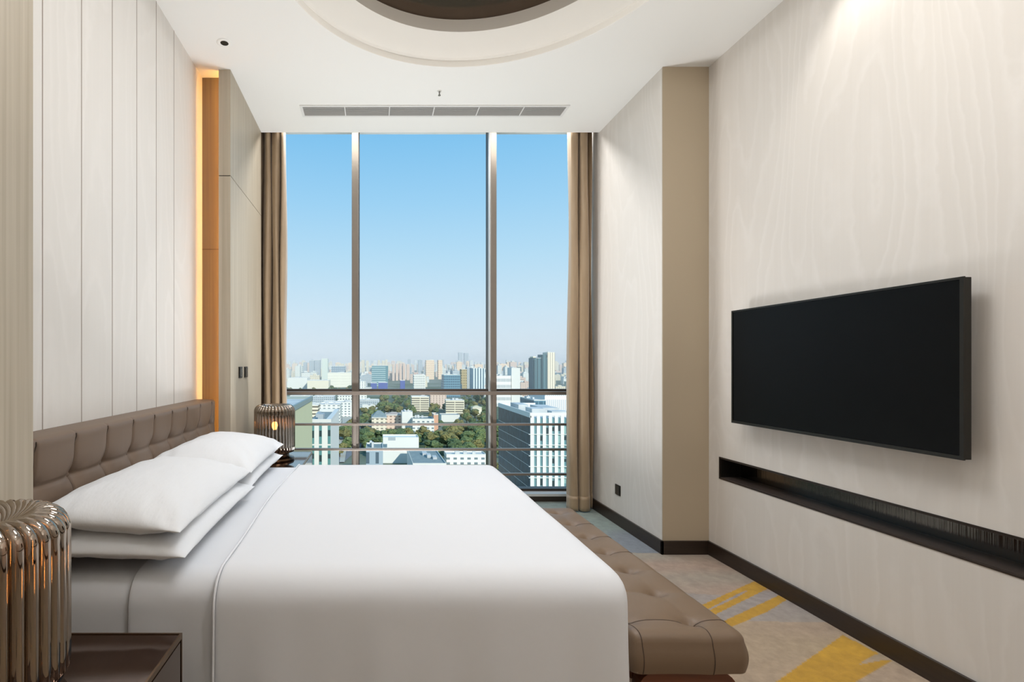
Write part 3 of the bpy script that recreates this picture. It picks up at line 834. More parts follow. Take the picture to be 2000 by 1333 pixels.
def lamp(cx, cy, label):
    t = thing('table_lamp', (cx, cy, SZ), label, 'table lamp', 'ribbed glass bedside lamps')
    RR = 0.160; N = 34; zb = SZ + 0.085; zt = SZ + 0.432
    rr_ = RR * math.sin(PI / N) * 1.02
    bm = bmesh.new()
    for k in range(N):
        a0 = 2 * PI * k / N
        pts, rd = [], []
        ro = RR - rr_
        pts.append((ro * 0.80, a0, zb - 0.022)); rd.append(rr_ * 0.75)
        pts.append((ro * 0.93, a0, zb - 0.012)); rd.append(rr_ * 0.92)
        for i in range(9): pts.append((ro, a0, zb + (zt - 0.05 - zb) * i / 8)); rd.append(rr_)
        rc = 0.042
        for i in range(1, 8):
            a = PI / 2 * i / 7
            pts.append((ro - rc + rc * math.cos(a), a0 - 0.10 * (i / 7) ** 2, zt - 0.05 + rc * math.sin(a))); rd.append(rr_ * (ro - rc * (1 - math.cos(a))) / ro)
        for i in range(1, 11):
            f = i / 10
            r_ = (ro - rc) * (1 - f) + 0.030 * f
            pts.append((r_, a0 - 0.10 - 0.95 * f, zt - 0.008 - 0.030 * f ** 1.5)); rd.append(max(0.0028, r_ * math.sin(PI / N) * 1.25))
        P3 = [(cx + r_ * math.cos(a), cy + r_ * math.sin(a), z) for (r_, a, z) in pts]
        tube(bm, P3, rd, 10, caps=True)
    s = finish('lamp_shade', bm, smoke, t, smooth=True)
    bm = bmesh.new()
    lathe(bm, [(0, zt - 0.034), (0.034, zt - 0.034), (0.036, zt - 0.040), (0.030, zt - 0.046), (0, zt - 0.046)], cx, cy, 32)
    finish('finial', bm, brass, s, smooth=True)
    bm = bmesh.new()
    lathe(bm, [(0, SZ), (0.152, SZ), (0.156, SZ + 0.008), (0.150, SZ + 0.020), (0.115, SZ + 0.030), (0.112, SZ + 0.048), (0.118, SZ + 0.056), (0.150, SZ + 0.064), (0.150, SZ + 0.070), (0, SZ + 0.070)], cx, cy, 56)
    finish('base', bm, brass, t, smooth=True).modifiers.new('e', 'EDGE_SPLIT').split_angle = R(40)
    bm = bmesh.new()
    lathe(bm, [(0, SZ + 0.07), (0.018, SZ + 0.07), (0.018, SZ + 0.20), (0.024, SZ + 0.205), (0.024, SZ + 0.232), (0, SZ + 0.232)], cx, cy, 24)
    finish('lamp_holder', bm, brass, t, smooth=True)
    bm = bmesh.new()
    lathe(bm, [(0, SZ + 0.232), (0.012, SZ + 0.234), (0.022, SZ + 0.255), (0.024, SZ + 0.272), (0.018, SZ + 0.290), (0, SZ + 0.298)], cx, cy, 20)
    finish('bulb', bm, bulb_m, t, smooth=True)
    return t
lamp(-0.828, 1.075, 'large ribbed smoked glass table lamp in the near left corner')
lamp(-0.790, 4.010, 'ribbed smoked glass table lamp standing beyond the bed by the window')

# ================================================================== the city outside
random.seed(11)
GZ = -73.65
DROP = EYE - GZ
def gx(x, Y): return (x - 732) * Y / FPX
def gz(y, Y): return EYE - (y - 712) * Y / FPX
def ground_pt(x, y):
    Y = FPX * DROP / (y - 712.0); return gx(x, Y), Y

def facade(name, wall, win, pu=3.2, pv=3.2, wu=0.5, wv=0.45, rough=0.7):
    if name in MATS: return MATS[name]
    m = bpy.data.materials.new(name); m.use_nodes = True
    n = m.node_tree; b = n.nodes['Principled BSDF']; L = n.links.new
    uv = n.nodes.new('ShaderNodeUVMap'); s = n.nodes.new('ShaderNodeSeparateXYZ'); L(uv.outputs[0], s.inputs[0])
    def mask(out, per, w):
        d = n.nodes.new('ShaderNodeMath'); d.operation = 'DIVIDE'; d.inputs[1].default_value = per; L(out, d.inputs[0])
        f = n.nodes.new('ShaderNodeMath'); f.operation = 'FRACT'; L(d.outputs[0], f.inputs[0])
        g_ = n.nodes.new('ShaderNodeMath'); g_.operation = 'LESS_THAN'; g_.inputs[1].default_value = w; L(f.outputs[0], g_.inputs[0])
        return g_.outputs[0]
    a = mask(s.outputs['X'], pu, wu); c = mask(s.outputs['Y'], pv, wv)
    mu = n.nodes.new('ShaderNodeMath'); mu.operation = 'MULTIPLY'; L(a, mu.inputs[0]); L(c, mu.inputs[1])
    mx = n.nodes.new('ShaderNodeMix'); mx.data_type = 'RGBA'
    mx.inputs['A'].default_value = lin(wall); mx.inputs['B'].default_value = lin(win)
    L(mu.outputs[0], mx.inputs['Factor']); L(mx.outputs['Result'], b.inputs['Base Color'])
    b.inputs['Roughness'].default_value = rough
    MATS[name] = m
    return m
roofm = mat('roof_concrete', 'B9BDBE', 0.9, noise=((0.15, 0.15, 0.15), 'CFD2D0'))
roofd = mat('roof_slate', '7F8C8D', 0.8, noise=((0.3, 0.3, 0.3), '8E9A98'))
roofr = mat('roof_tile', 'B08D84', 0.9)

def blk_mesh(bm, x0, x1, y0, y1, z0, z1, wi=0, ri=1, taper=None):
    """box with metre UVs on the walls; material index wi walls, ri roof"""
    uvl = bm.loops.layers.uv.verify()
    v = [bm.verts.new(p) for p in ((x0, y0, z0), (x1, y0, z0), (x1, y1, z0), (x0, y1, z0), (x0, y0, z1), (x1, y0, z1), (x1, y1, z1), (x0, y1, z1))]
    for (q, L_) in (((0, 1, 5, 4), x1 - x0), ((1, 2, 6, 5), y1 - y0), ((2, 3, 7, 6), x1 - x0), ((3, 0, 4, 7), y1 - y0)):
        f = bm.faces.new([v[i] for i in q]); f.material_index = wi
        for lp, w in zip(f.loops, ((0, 0), (L_, 0), (L_, z1 - z0), (0, z1 - z0))): lp[uvl].uv = w
    f = bm.faces.new([v[i] for i in (4, 5, 6, 7)]); f.material_index = ri

def fin2(name, bm, mats, parent=None, loc=(0, 0, 0), rz=0):
    me = bpy.data.meshes.new(name); bm.to_mesh(me); bm.free()
    for m in mats: me.materials.append(m)
    o = bpy.data.objects.new(name, me); COL.objects.link(o)
    if parent: o.parent = parent
    o.location = loc; o.rotation_euler.z = rz
    return o

LAND = []   # landmark footprints: distance, columns, metres
FOOT = []
def free(x, y, rad):
    for (a, b_, rr_) in FOOT:
        if math.hypot(x - a, y - b_) < rad + rr_: return False
    return True
def building(name, label, x0, x1, ytop, Y, depth, wall, roof=None, cat='building', extras=(), group=None, base=GZ, equip=True, rz=0):
    """pixel columns x0..x1 and roof row ytop as seen from the window, at distance Y (metres)"""
    X0, X1, Z1 = gx(x0, Y), gx(x1, Y), gz(ytop, Y)
    cx = (X0 + X1) / 2; w = X1 - X0; h = Z1 - base
    LAND.append((Y, x0, x1)); FOOT.append((cx, Y + depth / 2, math.hypot(w, depth) / 2))
    t = thing(name, (cx, Y + depth / 2, base), label, cat, group)
    t.rotation_euler.z = rz
    bm = bmesh.new(); blk_mesh(bm, -w / 2, w / 2, -depth / 2, depth / 2, 0, h)
    fin2('walls', bm, [wall, roof or roofm], t)
    bm = bmesh.new(); p = max(0.3, w * 0.012); ph = 0.9
    for d in ((-w / 2, w / 2, -depth / 2, -depth / 2 + p), (-w / 2, w / 2, depth / 2 - p, depth / 2), (-w / 2, -w / 2 + p, -depth / 2 + p, depth / 2 - p), (w / 2 - p, w / 2, -depth / 2 + p, depth / 2 - p)):
        box(bm, d[0], d[1], d[2], d[3], h, h + ph)
    fin2('parapet', bm, [mat('parapet', 'DEDDD6', 0.8)], t)
    if equip:
        rn = random.Random(int(x0 * 7 + ytop))
        for k in range(3):
            ex = rn.uniform(-w * 0.35, w * 0.25); ey = rn.uniform(-depth * 0.3, depth * 0.3); es = rn.uniform(0.08, 0.18)
            bm = bmesh.new(); box(bm, ex, ex + w * es, ey, ey + depth * es, h, h + rn.uniform(1.5, 3.5))
            fin2('roof_plant', bm, [roofm], t)
    for (nm, dx0, dx1, dy0, dy1, dz0, dz1, m) in extras:
        bm = bmesh.new(); blk_mesh(bm, dx0, dx1, dy0, dy1, dz0, dz1)
        fin2(nm, bm, [m, roof or roofm], t)
    return t

# ground and roads
gm = mat('city_ground', '83887A', 0.95, noise=((0.012, 0.006, 1), '4E5E3E'))
gb = bmesh.new()
vv = [gb.verts.new(p) for p in ((-9000, 20, GZ), (9000, 20, GZ), (9000, 16000, GZ), (-9000, 16000, GZ))]; gb.faces.new(vv)
gd = finish('ground', gb, gm); gd['kind'] = 'structure'
def road(name, pix, wpx, m):
    bm = bmesh.new(); pr = None
    for (x, y, w) in pix:
        X_, Y_ = ground_pt(x, y); W_ = w * Y_ / FPX
        c = (bm.verts.new((X_ - W_ / 2, Y_, GZ + wpx)), bm.verts.new((X_ + W_ / 2, Y_, GZ + wpx)))
        if pr: bm.faces.new((pr[0], pr[1], c[1], c[0]))
        pr = c
    o = finish(name, bm, m); o['kind'] = 'structure'
    return o
asph = mat('asphalt', '7D8288', 0.9); pale = mat('pavement', 'B9B5A8', 0.9)
road('road', [(640, 905, 60), (690, 868, 44), (712, 850, 36), (735, 832, 26), (760, 815, 16)], 0.3, asph)
road('pavement', [(600, 905, 30), (655, 868, 26), (685, 845, 20), (712, 828, 14)], 0.5, pale)
road('road_2', [(668, 905, 10), (675, 850, 12), (678, 815, 20), (676, 795, 26)], 0.8, pale)

F_white = facade('facade_white', 'E6E7DF', '74858C', 5.2, 3.6, 0.5, 0.45)
F_cream = facade('facade_cream', 'E6DDC6', '7E7C70', 5.0, 3.4, 0.5, 0.42)
F_pink = facade('facade_pink', 'DCC6B6', '917C73', 5.0, 3.4, 0.45, 0.4)
F_peach = facade('facade_peach', 'EAD2B4', 'C08F7E', 9, 11, 0.3, 0.3)
F_grey = facade('facade_grey', 'B9C2C6', '74858F', 3.4, 3.3, 0.6, 0.5)
F_blueglass = facade('facade_blue_glass', '7399AA', '466A7D', 5, 5.6, 0.85, 0.6, 0.4)
F_teal = facade('facade_teal_glass', '5E8992', 'A6BFC0', 60, 7, 0.8, 0.45, 0.3)
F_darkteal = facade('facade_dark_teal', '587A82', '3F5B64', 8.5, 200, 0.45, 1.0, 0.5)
F_green = facade('facade_green_fins', '9BA88A', 'B8C0A6', 0.9, 50, 0.25, 1.0, 0.6)
F_band = facade('facade_banded', 'E6DDC4', '6E6A5E', 14, 3.4, 0.92, 0.45)
F_stripe = facade('facade_striped', 'DDE9EA', '49697A', 6.2, 80, 0.45, 1.0)
F_ochre = facade('facade_ochre', 'B8A679', '7E7256', 6, 7, 0.5, 0.5)
F_cobalt = facade('facade_cobalt', '4A5C9E', '5468A8', 5, 4, 0.5, 0.5)
P_white = mat('render_white', 'DFE0DA', 0.8); P_salmon = mat('render_salmon', 'D3A488', 0.8)
P_cream = mat('render_cream', 'E6E0CB', 0.8); P_grey = mat('render_grey', 'A7B0B4', 0.8)

# -- white finned office tower on the right (nearest)
Y1 = 180.0
tX0 = gx(1036, Y1); tX1 = gx(1125, Y1); tZ = gz(811, Y1); dep = 46
t = thing('office_tower', (tX0, Y1, GZ), 'tall white finned office tower beyond the right pane, with a dark glass flank', 'building')
ht = tZ - GZ
bm = bmesh.new(); blk_mesh(bm, 0.15, tX1 - tX0, 0.4, dep, 0, ht - 1.2); fin2('core', bm, [mat('tower_glass', '6F9499', 0.2), roofm], t)
bm = bmesh.new(); box(bm, -0.1, 0.15, 0.4, dep, 0, ht - 1.0)
fin2('glass_flank', bm, [mat('flank_glass', '1F3540', 0.35, spec=0.25, noise=((0.3, 0.5, 0.25), '33525F'))], t)
colx = [gx(1045.8 + 11.7 * k, Y1) - tX0 for k in range(7)]
cw = 0.47
bm = bmesh.new(); prevx = 0
for c_ in colx:
    box(bm, prevx, c_ - cw, 0, 0.42, 0, ht); prevx = c_ + cw
box(bm, prevx, tX1 - tX0, 0, 0.42, 0, ht)
fin2('fins', bm, [P_white], t)
bm = bmesh.new(); box(bm, 0, tX1 - tX0, -0.02, 0.42, ht - 0.3, ht + 0.8)
box(bm, -0.15, 0.3, 0, dep, ht - 1.0, ht + 0.8); box(bm, 0, tX1 - tX0, dep - 0.4, dep, ht - 1, ht + 0.8)
fin2('parapet', bm, [P_white], t)
for yb in (849, 870, 891, 912, 934, 955, 977):
    zb_ = gz(yb, Y1) - GZ
    bm = bmesh.new(); box(bm, -0.55, tX1 - tX0, -0.12, 0.40, zb_ - 0.10, zb_ + 0.10)
    box(bm, -0.16, -0.1, 0.4, dep, zb_ - 0.07, zb_ + 0.07)
    fin2('floor_ledge', bm, [P_white], t)
wind = mat('window_dark', '35474A', 0.2); winl = mat('window_green', '8FB0AC', 0.2)
rn = random.Random(5)
for c_ in colx:
    for k, yb in enumerate((830, 849, 870, 891, 912, 934, 955)):
        if rn.random() < 0.62:
            zt_ = gz(yb, Y1) - GZ
            bm = bmesh.new(); hh = rn.uniform(0.9, 2.6); zz = zt_ - rn.uniform(0.4, 1.2)
            box(bm, c_ - cw * 0.94, c_ + cw * 0.94, 0.30, 0.42, zz - hh, zz)
            fin2('window', bm, [wind if rn.random() < 0.7 else winl], t)
for (a, c, d, e2, h0) in ((3, 8, 8, 16, 1.5), (9, 15, 4, 9, 0.9), (2, 6, 22, 34, 1.9), (9, 15, 14, 30, 1.3)):
    bm = bmesh.new(); box(bm, a, c, d, e2, ht - 1.2, ht + h0); fin2('roof_plant', bm, [roofm], t)

# -- green finned block and the white block with teal window strips, lower left
Yg = 128.0
X_ = gx(577, 150)
t = thing('office_block', (X_, Yg, GZ), 'pale green office block with vertical fins, seen beside the far lamp', 'building')
hg = gz(797, 150) - GZ
bm = bmesh.new(); blk_mesh(bm, -40, 0, 0, 60, 0, hg); fin2('walls', bm, [facade('green_wall', '7C8A74', '69785F', 1.4, 50, 0.5, 1.0), roofm], t)
bm = bmesh.new()
for k in range(43):
    yk = 0.4 + k * 1.4; box(bm, 0, 0.35, yk, yk + 0.22, 0, hg)
fin2('fins', bm, [mat('pale_fins', 'A9B29C', 0.6)], t)
bm = bmesh.new(); box(bm, -40, 0.5, -0.4, 0, hg - 0.5, hg + 1.0); box(bm, -0.3, 0.5, 0, 60.3, hg - 0.5, hg + 1.0); box(bm, -40, -0.3, 59.9, 60.3, hg - 0.5, hg + 1.0)
fin2('parapet', bm, [mat('grey_parapet', '8C9A98', 0.6)], t)
Yw = 200.0
t = thing('office_block', (gx(600, Yw), Yw, GZ), 'white office block with teal window strips, just right of the green finned one', 'building')
hw = gz(826, Yw) - GZ; ww = gx(646, Yw) - gx(600, Yw)
bm = bmesh.new(); blk_mesh(bm, 0, ww, 0, 46, 0, hw); fin2('walls', bm, [P_white, roofd], t)
for xc in (611.0, 626, 643):
    xx = gx(xc, Yw) - gx(600, Yw)
    for k in range(5):
        za = hw - 9 * (k + 1) + 0.6
        if za < 2: continue
        bm = bmesh.new(); box(bm, xx - 0.55, xx + 0.55, -0.12, 0.1, za, za + 8.4); f_o = fin2('window_strip', bm, [mat('teal_strip', '5E8E8E', 0.2)], t)
        bm = bmesh.new(); box(bm, xx - 0.5, xx + 0.5, -0.16, -0.1, za + rn.uniform(1, 4), za + rn.uniform(4.5, 6)); fin2('pane', bm, [wind], f_o)
bm = bmesh.new(); box(bm, -0.2, ww + 0.2, -0.3, 0.5, hw, hw + 1.4); box(bm, ww - 1.8, ww + 0.2, 0.5, 46, hw, hw + 1.4); box(bm, 0, ww, 45.5, 46, hw, hw + 1.4)
fin2('parapet', bm, [mat('light_parapet', 'D6D8D4', 0.8)], t)
for d in ((3.3, 5.5, 8, 14, hw, hw + 2.5), (1, 2.5, 20, 30, hw, hw + 1.6)):
    bm = bmesh.new(); box(bm, *d); fin2('roof_plant', bm, [P_grey], t)

# -- the white hall and neighbours, bottom centre
building('meeting_hall', 'white flat-fronted hall directly behind the bed edge, middle pane', 748, 818, 857, 385, 16, P_white, P_white,
         extras=[('vent_panel', -10, -4.6, -20.15, -19.9, 32 - 9 - 4, 32 - 9 - 1.5, P_grey)], equip=False)
building('annex', 'grey blue annex adjoining the left of the white hall', 715, 748, 878, 322, 22, facade('annex_f', '9FB0BA', '4F626E', 6, 12, 0.35, 0.6), roofd)
building('workshop', 'low building with broad blue grey flat roof, right of the white hall', 806, 872, 908, 320, 56, P_white, roofd, equip=True)
building('row_house', 'long low white building among trees, bottom right of the middle pane', 872, 950, 890, 380, 14, F_white, mat('roof_pale', 'C9CBC6', 0.9))

# -- mid-distance houses (middle pane)
def hip(parent, w, d, z, hh, m, over=0.6):
    bm = bmesh.new(); a = w / 2 + over; b_ = d / 2 + over
    v = [bm.verts.new(p) for p in ((-a, -b_, z), (a, -b_, z), (a, b_, z), (-a, b_, z))]
    rdg = [bm.verts.new((-a + min(a, b_) * 0.8, 0, z + hh)), bm.verts.new((a - min(a, b_) * 0.8, 0, z + hh))]
    bm.faces.new((v[0], v[1], rdg[1], rdg[0])); bm.faces.new((v[1], v[2], rdg[1])); bm.faces.new((v[2], v[3], rdg[0], rdg[1])); bm.faces.new((v[3], v[0], rdg[0]))
    fin2('roof', bm, [m], parent)
def house(label, x0, x1, ytop, Y, depth, wall, roof, hh=5, rz=0):
    t = building('house', label, x0, x1, ytop, Y, depth, wall, roof, equip=False, rz=rz)
    w = gx(x1, Y) - gx(x0, Y); hip(t, w, depth, gz(ytop, Y) - GZ, hh, roof)
    return t
house('pale house with a grey green hipped roof, left of the white stair tower', 726, 755, 817, 560, 34, F_cream, roofd, 7)
house('pink beige apartment house between the hipped roof and the white stair tower', 753, 786, 812, 590, 26, F_pink, mat('roof_pinkish', 'B8AAA0', 0.9), 3)
building('stair_tower', 'plain white windowless tower block in the middle pane', 785, 806, 806, 575, 16, P_white)
building('apartment_block', 'white low apartment block with grey roof and salmon end wall', 806, 848, 820, 560, 26, F_white, roofd)
building('apartment_block', 'narrow salmon walled block end above the trees', 847, 856, 811, 566, 18, P_salmon, P_salmon, equip=False)
building('apartment_block', 'cream apartment block with dark balcony bands, below the transom', 804, 838, 776, 800, 22, F_band)
building('apartment_block', 'pinkish apartment block behind a pointed tree, below the transom', 840, 872, 772, 860, 24, F_pink)
building('apartment_block', 'beige stepped apartment block, centre of the wooded quarter', 872, 908, 783, 760, 24, F_band, roofm, rz=R(-4))
building('house', 'white house with arched gable, in front of the beige stepped block', 862, 898, 812, 660, 20, P_white, roofd, equip=False)
house('small cream house alone among dark trees, right side of the middle pane', 923, 941, 797, 740, 14, P_cream, mat('roof_cream', 'CFC9A8', 0.9), 3)
building('apartment_block', 'white slab with banded windows and grey roof, left in the middle pane', 700, 741, 783, 850, 30, F_grey, roofm)
building('apartment_block', 'small white annex in front of the banded slab, left in the middle pane', 708, 733, 793, 800, 14, P_white)
building('apartment_block', 'white building with square windows, right of the left pane below the transom', 659, 692, 774, 930, 24, facade('sq', 'E6E7DF', '5E6A70', 5, 5, 0.45, 0.45))
building('warehouse', 'long white warehouse below the transom in the left pane', 566, 606, 774, 900, 40, P_white, roofm)
building('warehouse', 'pale grey shed with flat roof, left pane below the transom', 610, 652, 776, 880, 40, F_grey, roofm)
building('low_rise', 'flat white low-rise with dark windows above the teal striped block', 622, 664, 792, 560, 30, F_white, roofm)
building('low_rise', 'beige low-rise with brown window band beside the green finned block', 606, 621, 793, 480, 20, F_band, roofm)
building('low_rise', 'slim white low-rise with roof terrace, left pane', 630, 690, 787, 720, 26, F_white, roofm)

# -- above the transom, landmark blocks
building('apartment_tower', 'white stepped office slab, right of the right mullion', 966, 998, 735, 900, 30, facade('slabw', 'ECEBE6', '8B979E', 2.8, 11, 0.5, 0.5), roofm)
building('apartment_tower', 'taller windowless white tower next to the stepped office slab', 999, 1016, 720, 905, 28, P_white, roofm)
Yt = 1200  # the tower's shaded and sunlit sides are put into the wall colours
wt = gx(1069, Yt) - gx(1041, Yt)
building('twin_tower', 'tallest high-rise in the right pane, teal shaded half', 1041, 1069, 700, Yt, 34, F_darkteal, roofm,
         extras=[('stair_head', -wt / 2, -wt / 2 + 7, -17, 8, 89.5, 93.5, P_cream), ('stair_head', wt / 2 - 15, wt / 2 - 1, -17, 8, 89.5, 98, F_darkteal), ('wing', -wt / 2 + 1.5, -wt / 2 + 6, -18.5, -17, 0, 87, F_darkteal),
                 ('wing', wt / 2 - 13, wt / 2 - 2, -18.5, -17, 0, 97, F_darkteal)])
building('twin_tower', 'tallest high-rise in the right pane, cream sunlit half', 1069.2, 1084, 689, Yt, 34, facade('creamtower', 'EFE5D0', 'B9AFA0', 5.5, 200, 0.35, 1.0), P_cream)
building('office_block', 'blue glass sided block below the transom in the right pane', 1043, 1066, 783, 520, 50, F_blueglass, roofm)
building('office_block', 'white office block with close vertical bars, right pane below the transom', 1064, 1112, 772, 560, 60, facade('bars', 'F0EDEA', 'B7C2C9', 2.2, 40, 0.45, 0.9), P_white)
building('office_block', 'teal glass office box with white roof, middle pane near the right mullion', 867, 899, 733, 1150, 40, F_blueglass, P_white)
building('office_block', 'blue and white striped high block beside the right mullion', 922, 947, 720, 1180, 30, F_stripe, P_white)
building('office_block', 'ochre gridded block between teal box and striped block', 901, 912, 722, 1400, 26, F_ochre)
building('office_block', 'slim grey block touching the ochre gridded block', 912, 921, 718, 1420, 26, F_grey)
building('office_block', 'layered teal glass building, middle pane near the left mullion', 726, 758, 715, 1750, 40, F_teal)
for (a, b_, yt, lab) in ((724, 736, 749, 'short cobalt blue box building, leftmost of the three'), (739, 757, 748, 'wide cobalt blue box building, between its two neighbours'), (782, 791, 744, 'narrow tall cobalt blue building, rightmost of the three')):
    building('retail_block', lab, a, b_, yt, 1480, 30, F_cobalt, roofm, equip=False)
building('apartment_block', 'white apartment block with dark window columns just above the transom', 808, 831, 733, 1300, 26, facade('wcol', 'E9E8E0', '8F9894', 5, 6, 0.4, 0.6))
building('department_store', 'wide cream windowless block in the left pane above the transom', 640, 686, 729, 1650, 60, facade('store', 'EBE8D8', 'DEDBCB', 40, 9, 0.9, 0.2), P_cream)
building('office_block', 'grey blue framed office right behind the wide cream block', 647, 673, 716, 2000, 50, facade('fr', '8496A4', 'B6C2C9', 8, 8, 0.5, 0.5))
building('apartment_tower', 'slim pale green tower left of the wide cream block', 628, 640, 701, 2300, 40, facade('pg', 'D6DED2', 'C2CCC6', 6, 6, 0.5, 0.5))
building('apartment_tower', 'grey blue tower pair in the left pane, near half', 604, 613, 705, 2700, 40, F_grey)
building('apartment_tower', 'grey blue tower pair in the left pane, far half', 615, 625, 704, 2900, 40, F_grey)
building('apartment_tower', 'white lilac slab tower, far left of the left pane', 576, 586, 716, 1900, 30, F_white)
building('warehouse', 'long pale low building along the tree line in the left pane', 562, 600, 739, 1500, 60, P_white)
building('warehouse', 'wide low cream hall with dark roof line, left pane', 600, 642, 744, 1450, 60, P_cream)
building('skyscraper', 'left of two hazy blue skyscrapers on the horizon', 896, 903.5, 689, 5200, 45, F_grey)
building('skyscraper', 'right of two hazy blue skyscrapers on the horizon', 907, 915, 690, 5300, 45, F_grey)
building('apartment_tower', 'wide peach gridded apartment slab, middle pane', 832, 848, 704, 2500, 40, F_peach)
building('apartment_tower', 'narrow peach gridded apartment slab, middle pane', 856, 864, 704, 2520, 40, F_peach)
for k, (a, b_, yt) in enumerate(((766, 771, 712), (773, 778, 711), (780, 785, 710), (787, 792, 711), (794, 800, 712))):
    building('apartment_slab', 'pinkish apartment slab standing in a row of five like it, middle pane', a, b_, yt, 2300 + k * 20, 30, F_pink, roofr, group='row of pinkish slabs', equip=False)
for (a, b_, yt) in ((738, 742, 704), (746, 751, 705), (752, 757, 703), (715, 720, 705), (706, 712, 704)):
    building('apartment_slab', 'cream apartment slab on the skyline beside the left mullion', a, b_, yt, 3000, 40, F_cream, roofm, group='cream slabs on the skyline', equip=False)

# -- repeated city fabric
def proto(name, w, d, h, wall, roof):
    bm = bmesh.new(); blk_mesh(bm, -w / 2, w / 2, -d / 2, d / 2, 0, h)
    blk_mesh(bm, -w * 0.2, w * 0.15, -d * 0.2, d * 0.2, h, h + 3)
    me = bpy.data.meshes.new(name); bm.to_mesh(me); bm.free(); me.materials.append(wall); me.materials.append(roof)
    return me
low = [proto('low_block', w, d, h, wl, rf_) for (w, d, h, wl, rf_) in ((40, 22, 16, F_white, roofm), (28, 20, 20, F_cream, roofm), (50, 30, 12, P_white, roofd), (24, 24, 28, F_white, P_white), (36, 18, 18, F_pink, roofr), (30, 22, 24, F_grey, roofm))]
low_l = ('white flat-roofed low building in the crowd of blocks above the transom', 'cream flat-roofed low building in the crowd above the transom', 'broad pale shed in the crowd of blocks above the transom',
         'small white block in the crowd above the transom', 'pinkish low building in the crowd above the transom', 'grey low building in the crowd above the transom')
SEG = [(565, 'at the far left of the left pane'), (600, 'above the far table lamp'), (628, 'left of the slim pale green tower'), (650, 'behind the wide cream block'), (688, 'next to the left mullion, left side'),
       (725, 'next to the left mullion, right side'), (760, 'around the layered teal glass building'), (800, 'around the row of pinkish slabs'), (832, 'left of the wide peach slab'), (868, 'around the two peach slabs'),
       (900, 'behind the teal glass box'), (950, 'behind the striped high block'), (1000, 'behind the white stepped slab'), (1042, 'left of the tallest high-rise'), (1200, 'right of the tallest high-rise')]
def seg(px):
    for a, b_ in SEG:
        if px < a: return b_
cnt = 0
rn = random.Random(3)
low_l = ('white flat-roofed block', 'cream flat-roofed block', 'broad pale shed', 'small white block', 'pinkish low block', 'grey low block')
for tries in range(6000):
    if cnt >= 215: break
    Y = rn.uniform(1250, 3700) if rn.random() < 0.85 else rn.uniform(1000, 1300); px = rn.uniform(555, 1112)
    if Y < 1300 and 735 < px < 865: continue
    if any(Y < ly and a - 4 < px < b_ + 4 for (ly, a, b_) in LAND if ly < 2600): continue
    k = rn.randrange(6); s = rn.uniform(0.8, 1.3)
    if not free(gx(px, Y), Y, 25 * s): continue
    FOOT.append((gx(px, Y), Y, 25 * s))
    o = bpy.data.objects.new('low_building', low[k]); COL.objects.link(o)
    o.location = (gx(px, Y), Y, GZ); o.rotation_euler.z = rn.uniform(-0.3, 0.3)
    o.scale = (s, s, rn.uniform(0.8, 1.5) * min(1.7, Y / 1700 + 0.2))
    tag(o, '%s above the transom, %s' % (low_l[k], seg(px)), 'building', 'low city buildings'); cnt += 1
tow = [proto('far_tower', w, d, h, wl, rf_) for (w, d, h, wl, rf_) in ((34, 24, 80, F_cream, roofm), (24, 24, 86, F_white, roofm), (40, 24, 76, F_peach, roofm), (30, 20, 78, F_pink, roofm), (26, 26, 92, F_grey, roofm))]
tow_l = ('cream', 'white', 'peach', 'pinkish', 'grey blue')
c_ = 0
for tries in range(9000):
    if c_ >= 260: break
    Y = rn.uniform(2900, 6800); px = 552 + rn.random() * 562
    k = rn.choice((0, 0, 1, 1, 2, 3, 3, 4)); s = rn.uniform(0.7, 1.3)
    if not free(gx(px, Y), Y, 24 * s): continue
    FOOT.append((gx(px, Y), Y, 24 * s)); c_ += 1
    o = bpy.data.objects.new('skyline_tower', tow[k]); COL.objects.link(o)
    hs = rn.uniform(0.62, 1.28) * (0.8 + Y / 18000)
    o.location = (gx(px, Y), Y, GZ); o.scale = (s, s, hs)
    tag(o, '%s %s tower in the hazy skyline, %s' % ('tall' if hs > 1.1 else 'short', tow_l[k], seg(px)), 'building', 'skyline towers')

bm = bmesh.new(); rn = random.Random(9)
for q in range(420):
    Y = rn.uniform(900, 6500); px = rn.uniform(60, 545) if q % 2 else rn.uniform(1118, 1600)
    if not free(gx(px, Y), Y, 26): continue
    FOOT.append((gx(px, Y), Y, 24)); x_ = gx(px, Y); w_ = rn.uniform(9, 20); d_ = rn.uniform(8, 14)
    h_ = rn.uniform(12, 34) if Y < 3000 else rn.uniform(45, 100)
    blk_mesh(bm, x_ - w_, x_ + w_, Y - d_, Y + d_, GZ, GZ + h_)
tag(fin2('outlying_buildings', bm, [F_cream, roofm]), 'mass of outlying city blocks beyond both edges of the window view', 'buildings', kind='stuff')

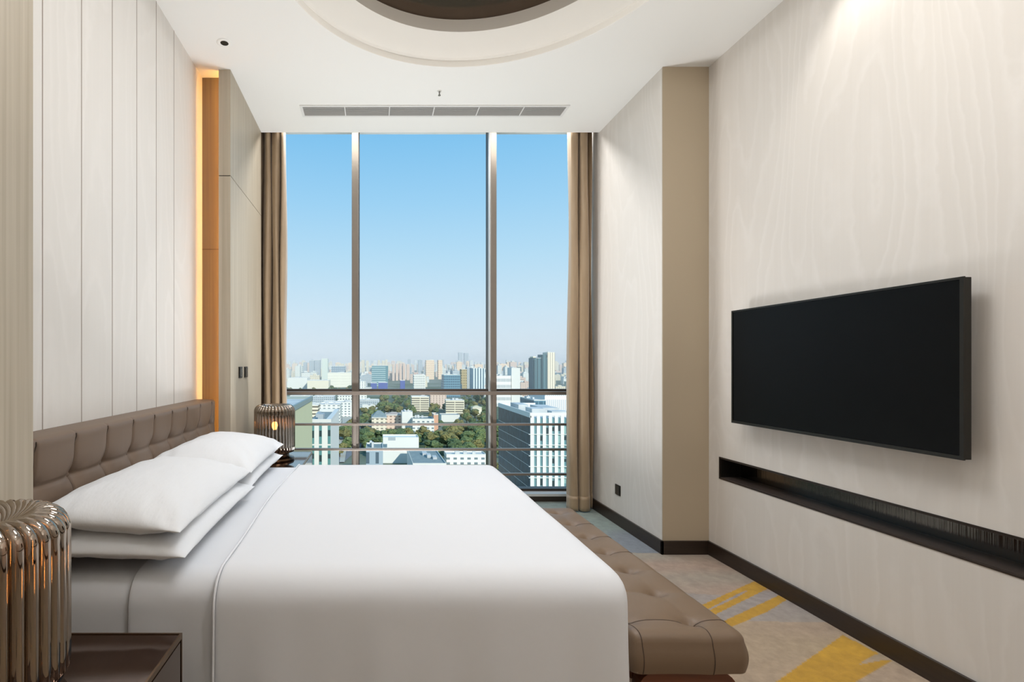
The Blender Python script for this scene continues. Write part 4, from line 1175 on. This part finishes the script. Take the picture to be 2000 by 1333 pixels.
# -- trees
leafs = [mat('foliage_a', '3E5230', 0.9, noise=((0.9, 0.9, 0.9), '7A8652')), mat('foliage_b', '304428', 0.9, noise=((0.9, 0.9, 0.9), '64744A')), mat('foliage_c', '55552F', 0.9, noise=((0.9, 0.9, 0.9), '888250'))]
barkm = mat('bark', '5A4A3A', 0.9)
tm = []
for k in range(6):
    rk = random.Random(k); bm = bmesh.new()
    for q in range(9):
        a = rk.uniform(0, 2 * PI); rr_ = rk.uniform(0, 3.4); s = rk.uniform(2.0, 3.4)
        m4 = Matrix.Translation((rr_ * math.cos(a), rr_ * math.sin(a), rk.uniform(5, 10))) @ Matrix.Diagonal((s, s, s * 0.85, 1))
        r_ = bmesh.ops.create_icosphere(bm, subdivisions=2, radius=1, matrix=m4)
        for v in r_['verts']: v.co += Vector((rk.uniform(-1, 1), rk.uniform(-1, 1), rk.uniform(-1, 1))) * 0.75
    nf = len(bm.faces)
    tube(bm, [(0, 0, 0), (0.1, 0, 3), (0, 0.1, 7)], [0.45, 0.35, 0.2], 7)
    bm.faces.ensure_lookup_table()
    for f in bm.faces[nf:]: f.material_index = 1
    me = bpy.data.meshes.new('tree'); bm.to_mesh(me); bm.free(); me.materials.append(leafs[k % 3]); me.materials.append(barkm); tm.append(me)
ZONES = [  # pixel box of ground at the tree foot, number, label
    (742, 806, 772, 812, 54, 'green tree in the wood beyond the pale houses, middle pane'),
    (702, 745, 800, 838, 20, 'tree in the clump left of the hipped roof house'),
    (705, 860, 858, 892, 50, 'tree in the belt between the white hall and the pale houses'),
    (856, 952, 832, 895, 66, 'tree in the dense wood right of the salmon end wall'),
    (900, 956, 776, 832, 44, 'dark tree around the small cream house'),
    (966, 984, 850, 950, 10, 'tree beside the dark glass flank of the finned tower'),
    (660, 690, 835, 905, 12, 'small tree along the street below the left mullion'),
    (838, 874, 800, 822, 8, 'tree between the pinkish block and the white gabled house'),
    (560, 700, 760, 768, 20, 'tree in the dark tree line just above the transom, left pane'),
    (1012, 1042, 748, 762, 8, 'dark tree left of the tallest high-rise'),
]
for (a, b_, c, d, num, lab) in ZONES:
    for q in range(num):
        for tt in range(30):
            px, py = rn.uniform(a, b_), rn.uniform(c, d)
            X_, Y_ = ground_pt(px, py)
            if all(math.hypot(X_ - fx, Y_ - fy) > fr * 0.85 + 3 for (fx, fy, fr) in FOOT): break
        lab2 = lab + (', front' if py > (c + d) / 2 else ', back') + (' left part' if px < (a + b_) / 2 else ' right part')
        o = bpy.data.objects.new('tree', tm[rn.randrange(6)]); COL.objects.link(o)
        s = rn.uniform(0.75, 1.25)
        o.location = (X_, Y_, GZ); o.rotation_euler.z = rn.uniform(0, 6.28); o.scale = (s * 1.15, s * 1.15, s * 0.95)
        tag(o, lab2, 'tree', lab.replace('tree', 'trees', 1))

# -- haze over the distant city
hz_m = bpy.data.materials.new('haze'); hz_m.use_nodes = True
n = hz_m.node_tree; n.nodes.clear()
vs = n.nodes.new('ShaderNodeVolumeScatter'); vs.inputs['Color'].default_value = (1.0, 1.0, 1.0, 1); vs.inputs['Density'].default_value = 0.00015; vs.inputs['Anisotropy'].default_value = -0.2
ou = n.nodes.new('ShaderNodeOutputMaterial'); n.links.new(vs.outputs[0], ou.inputs['Volume'])
bm = bmesh.new(); box(bm, -8000, 8000, 450, 9000, GZ - 5, 110)
hz = finish('haze', bm, hz_m); tag(hz, 'thin daytime haze over the distant city', 'haze', kind='stuff')
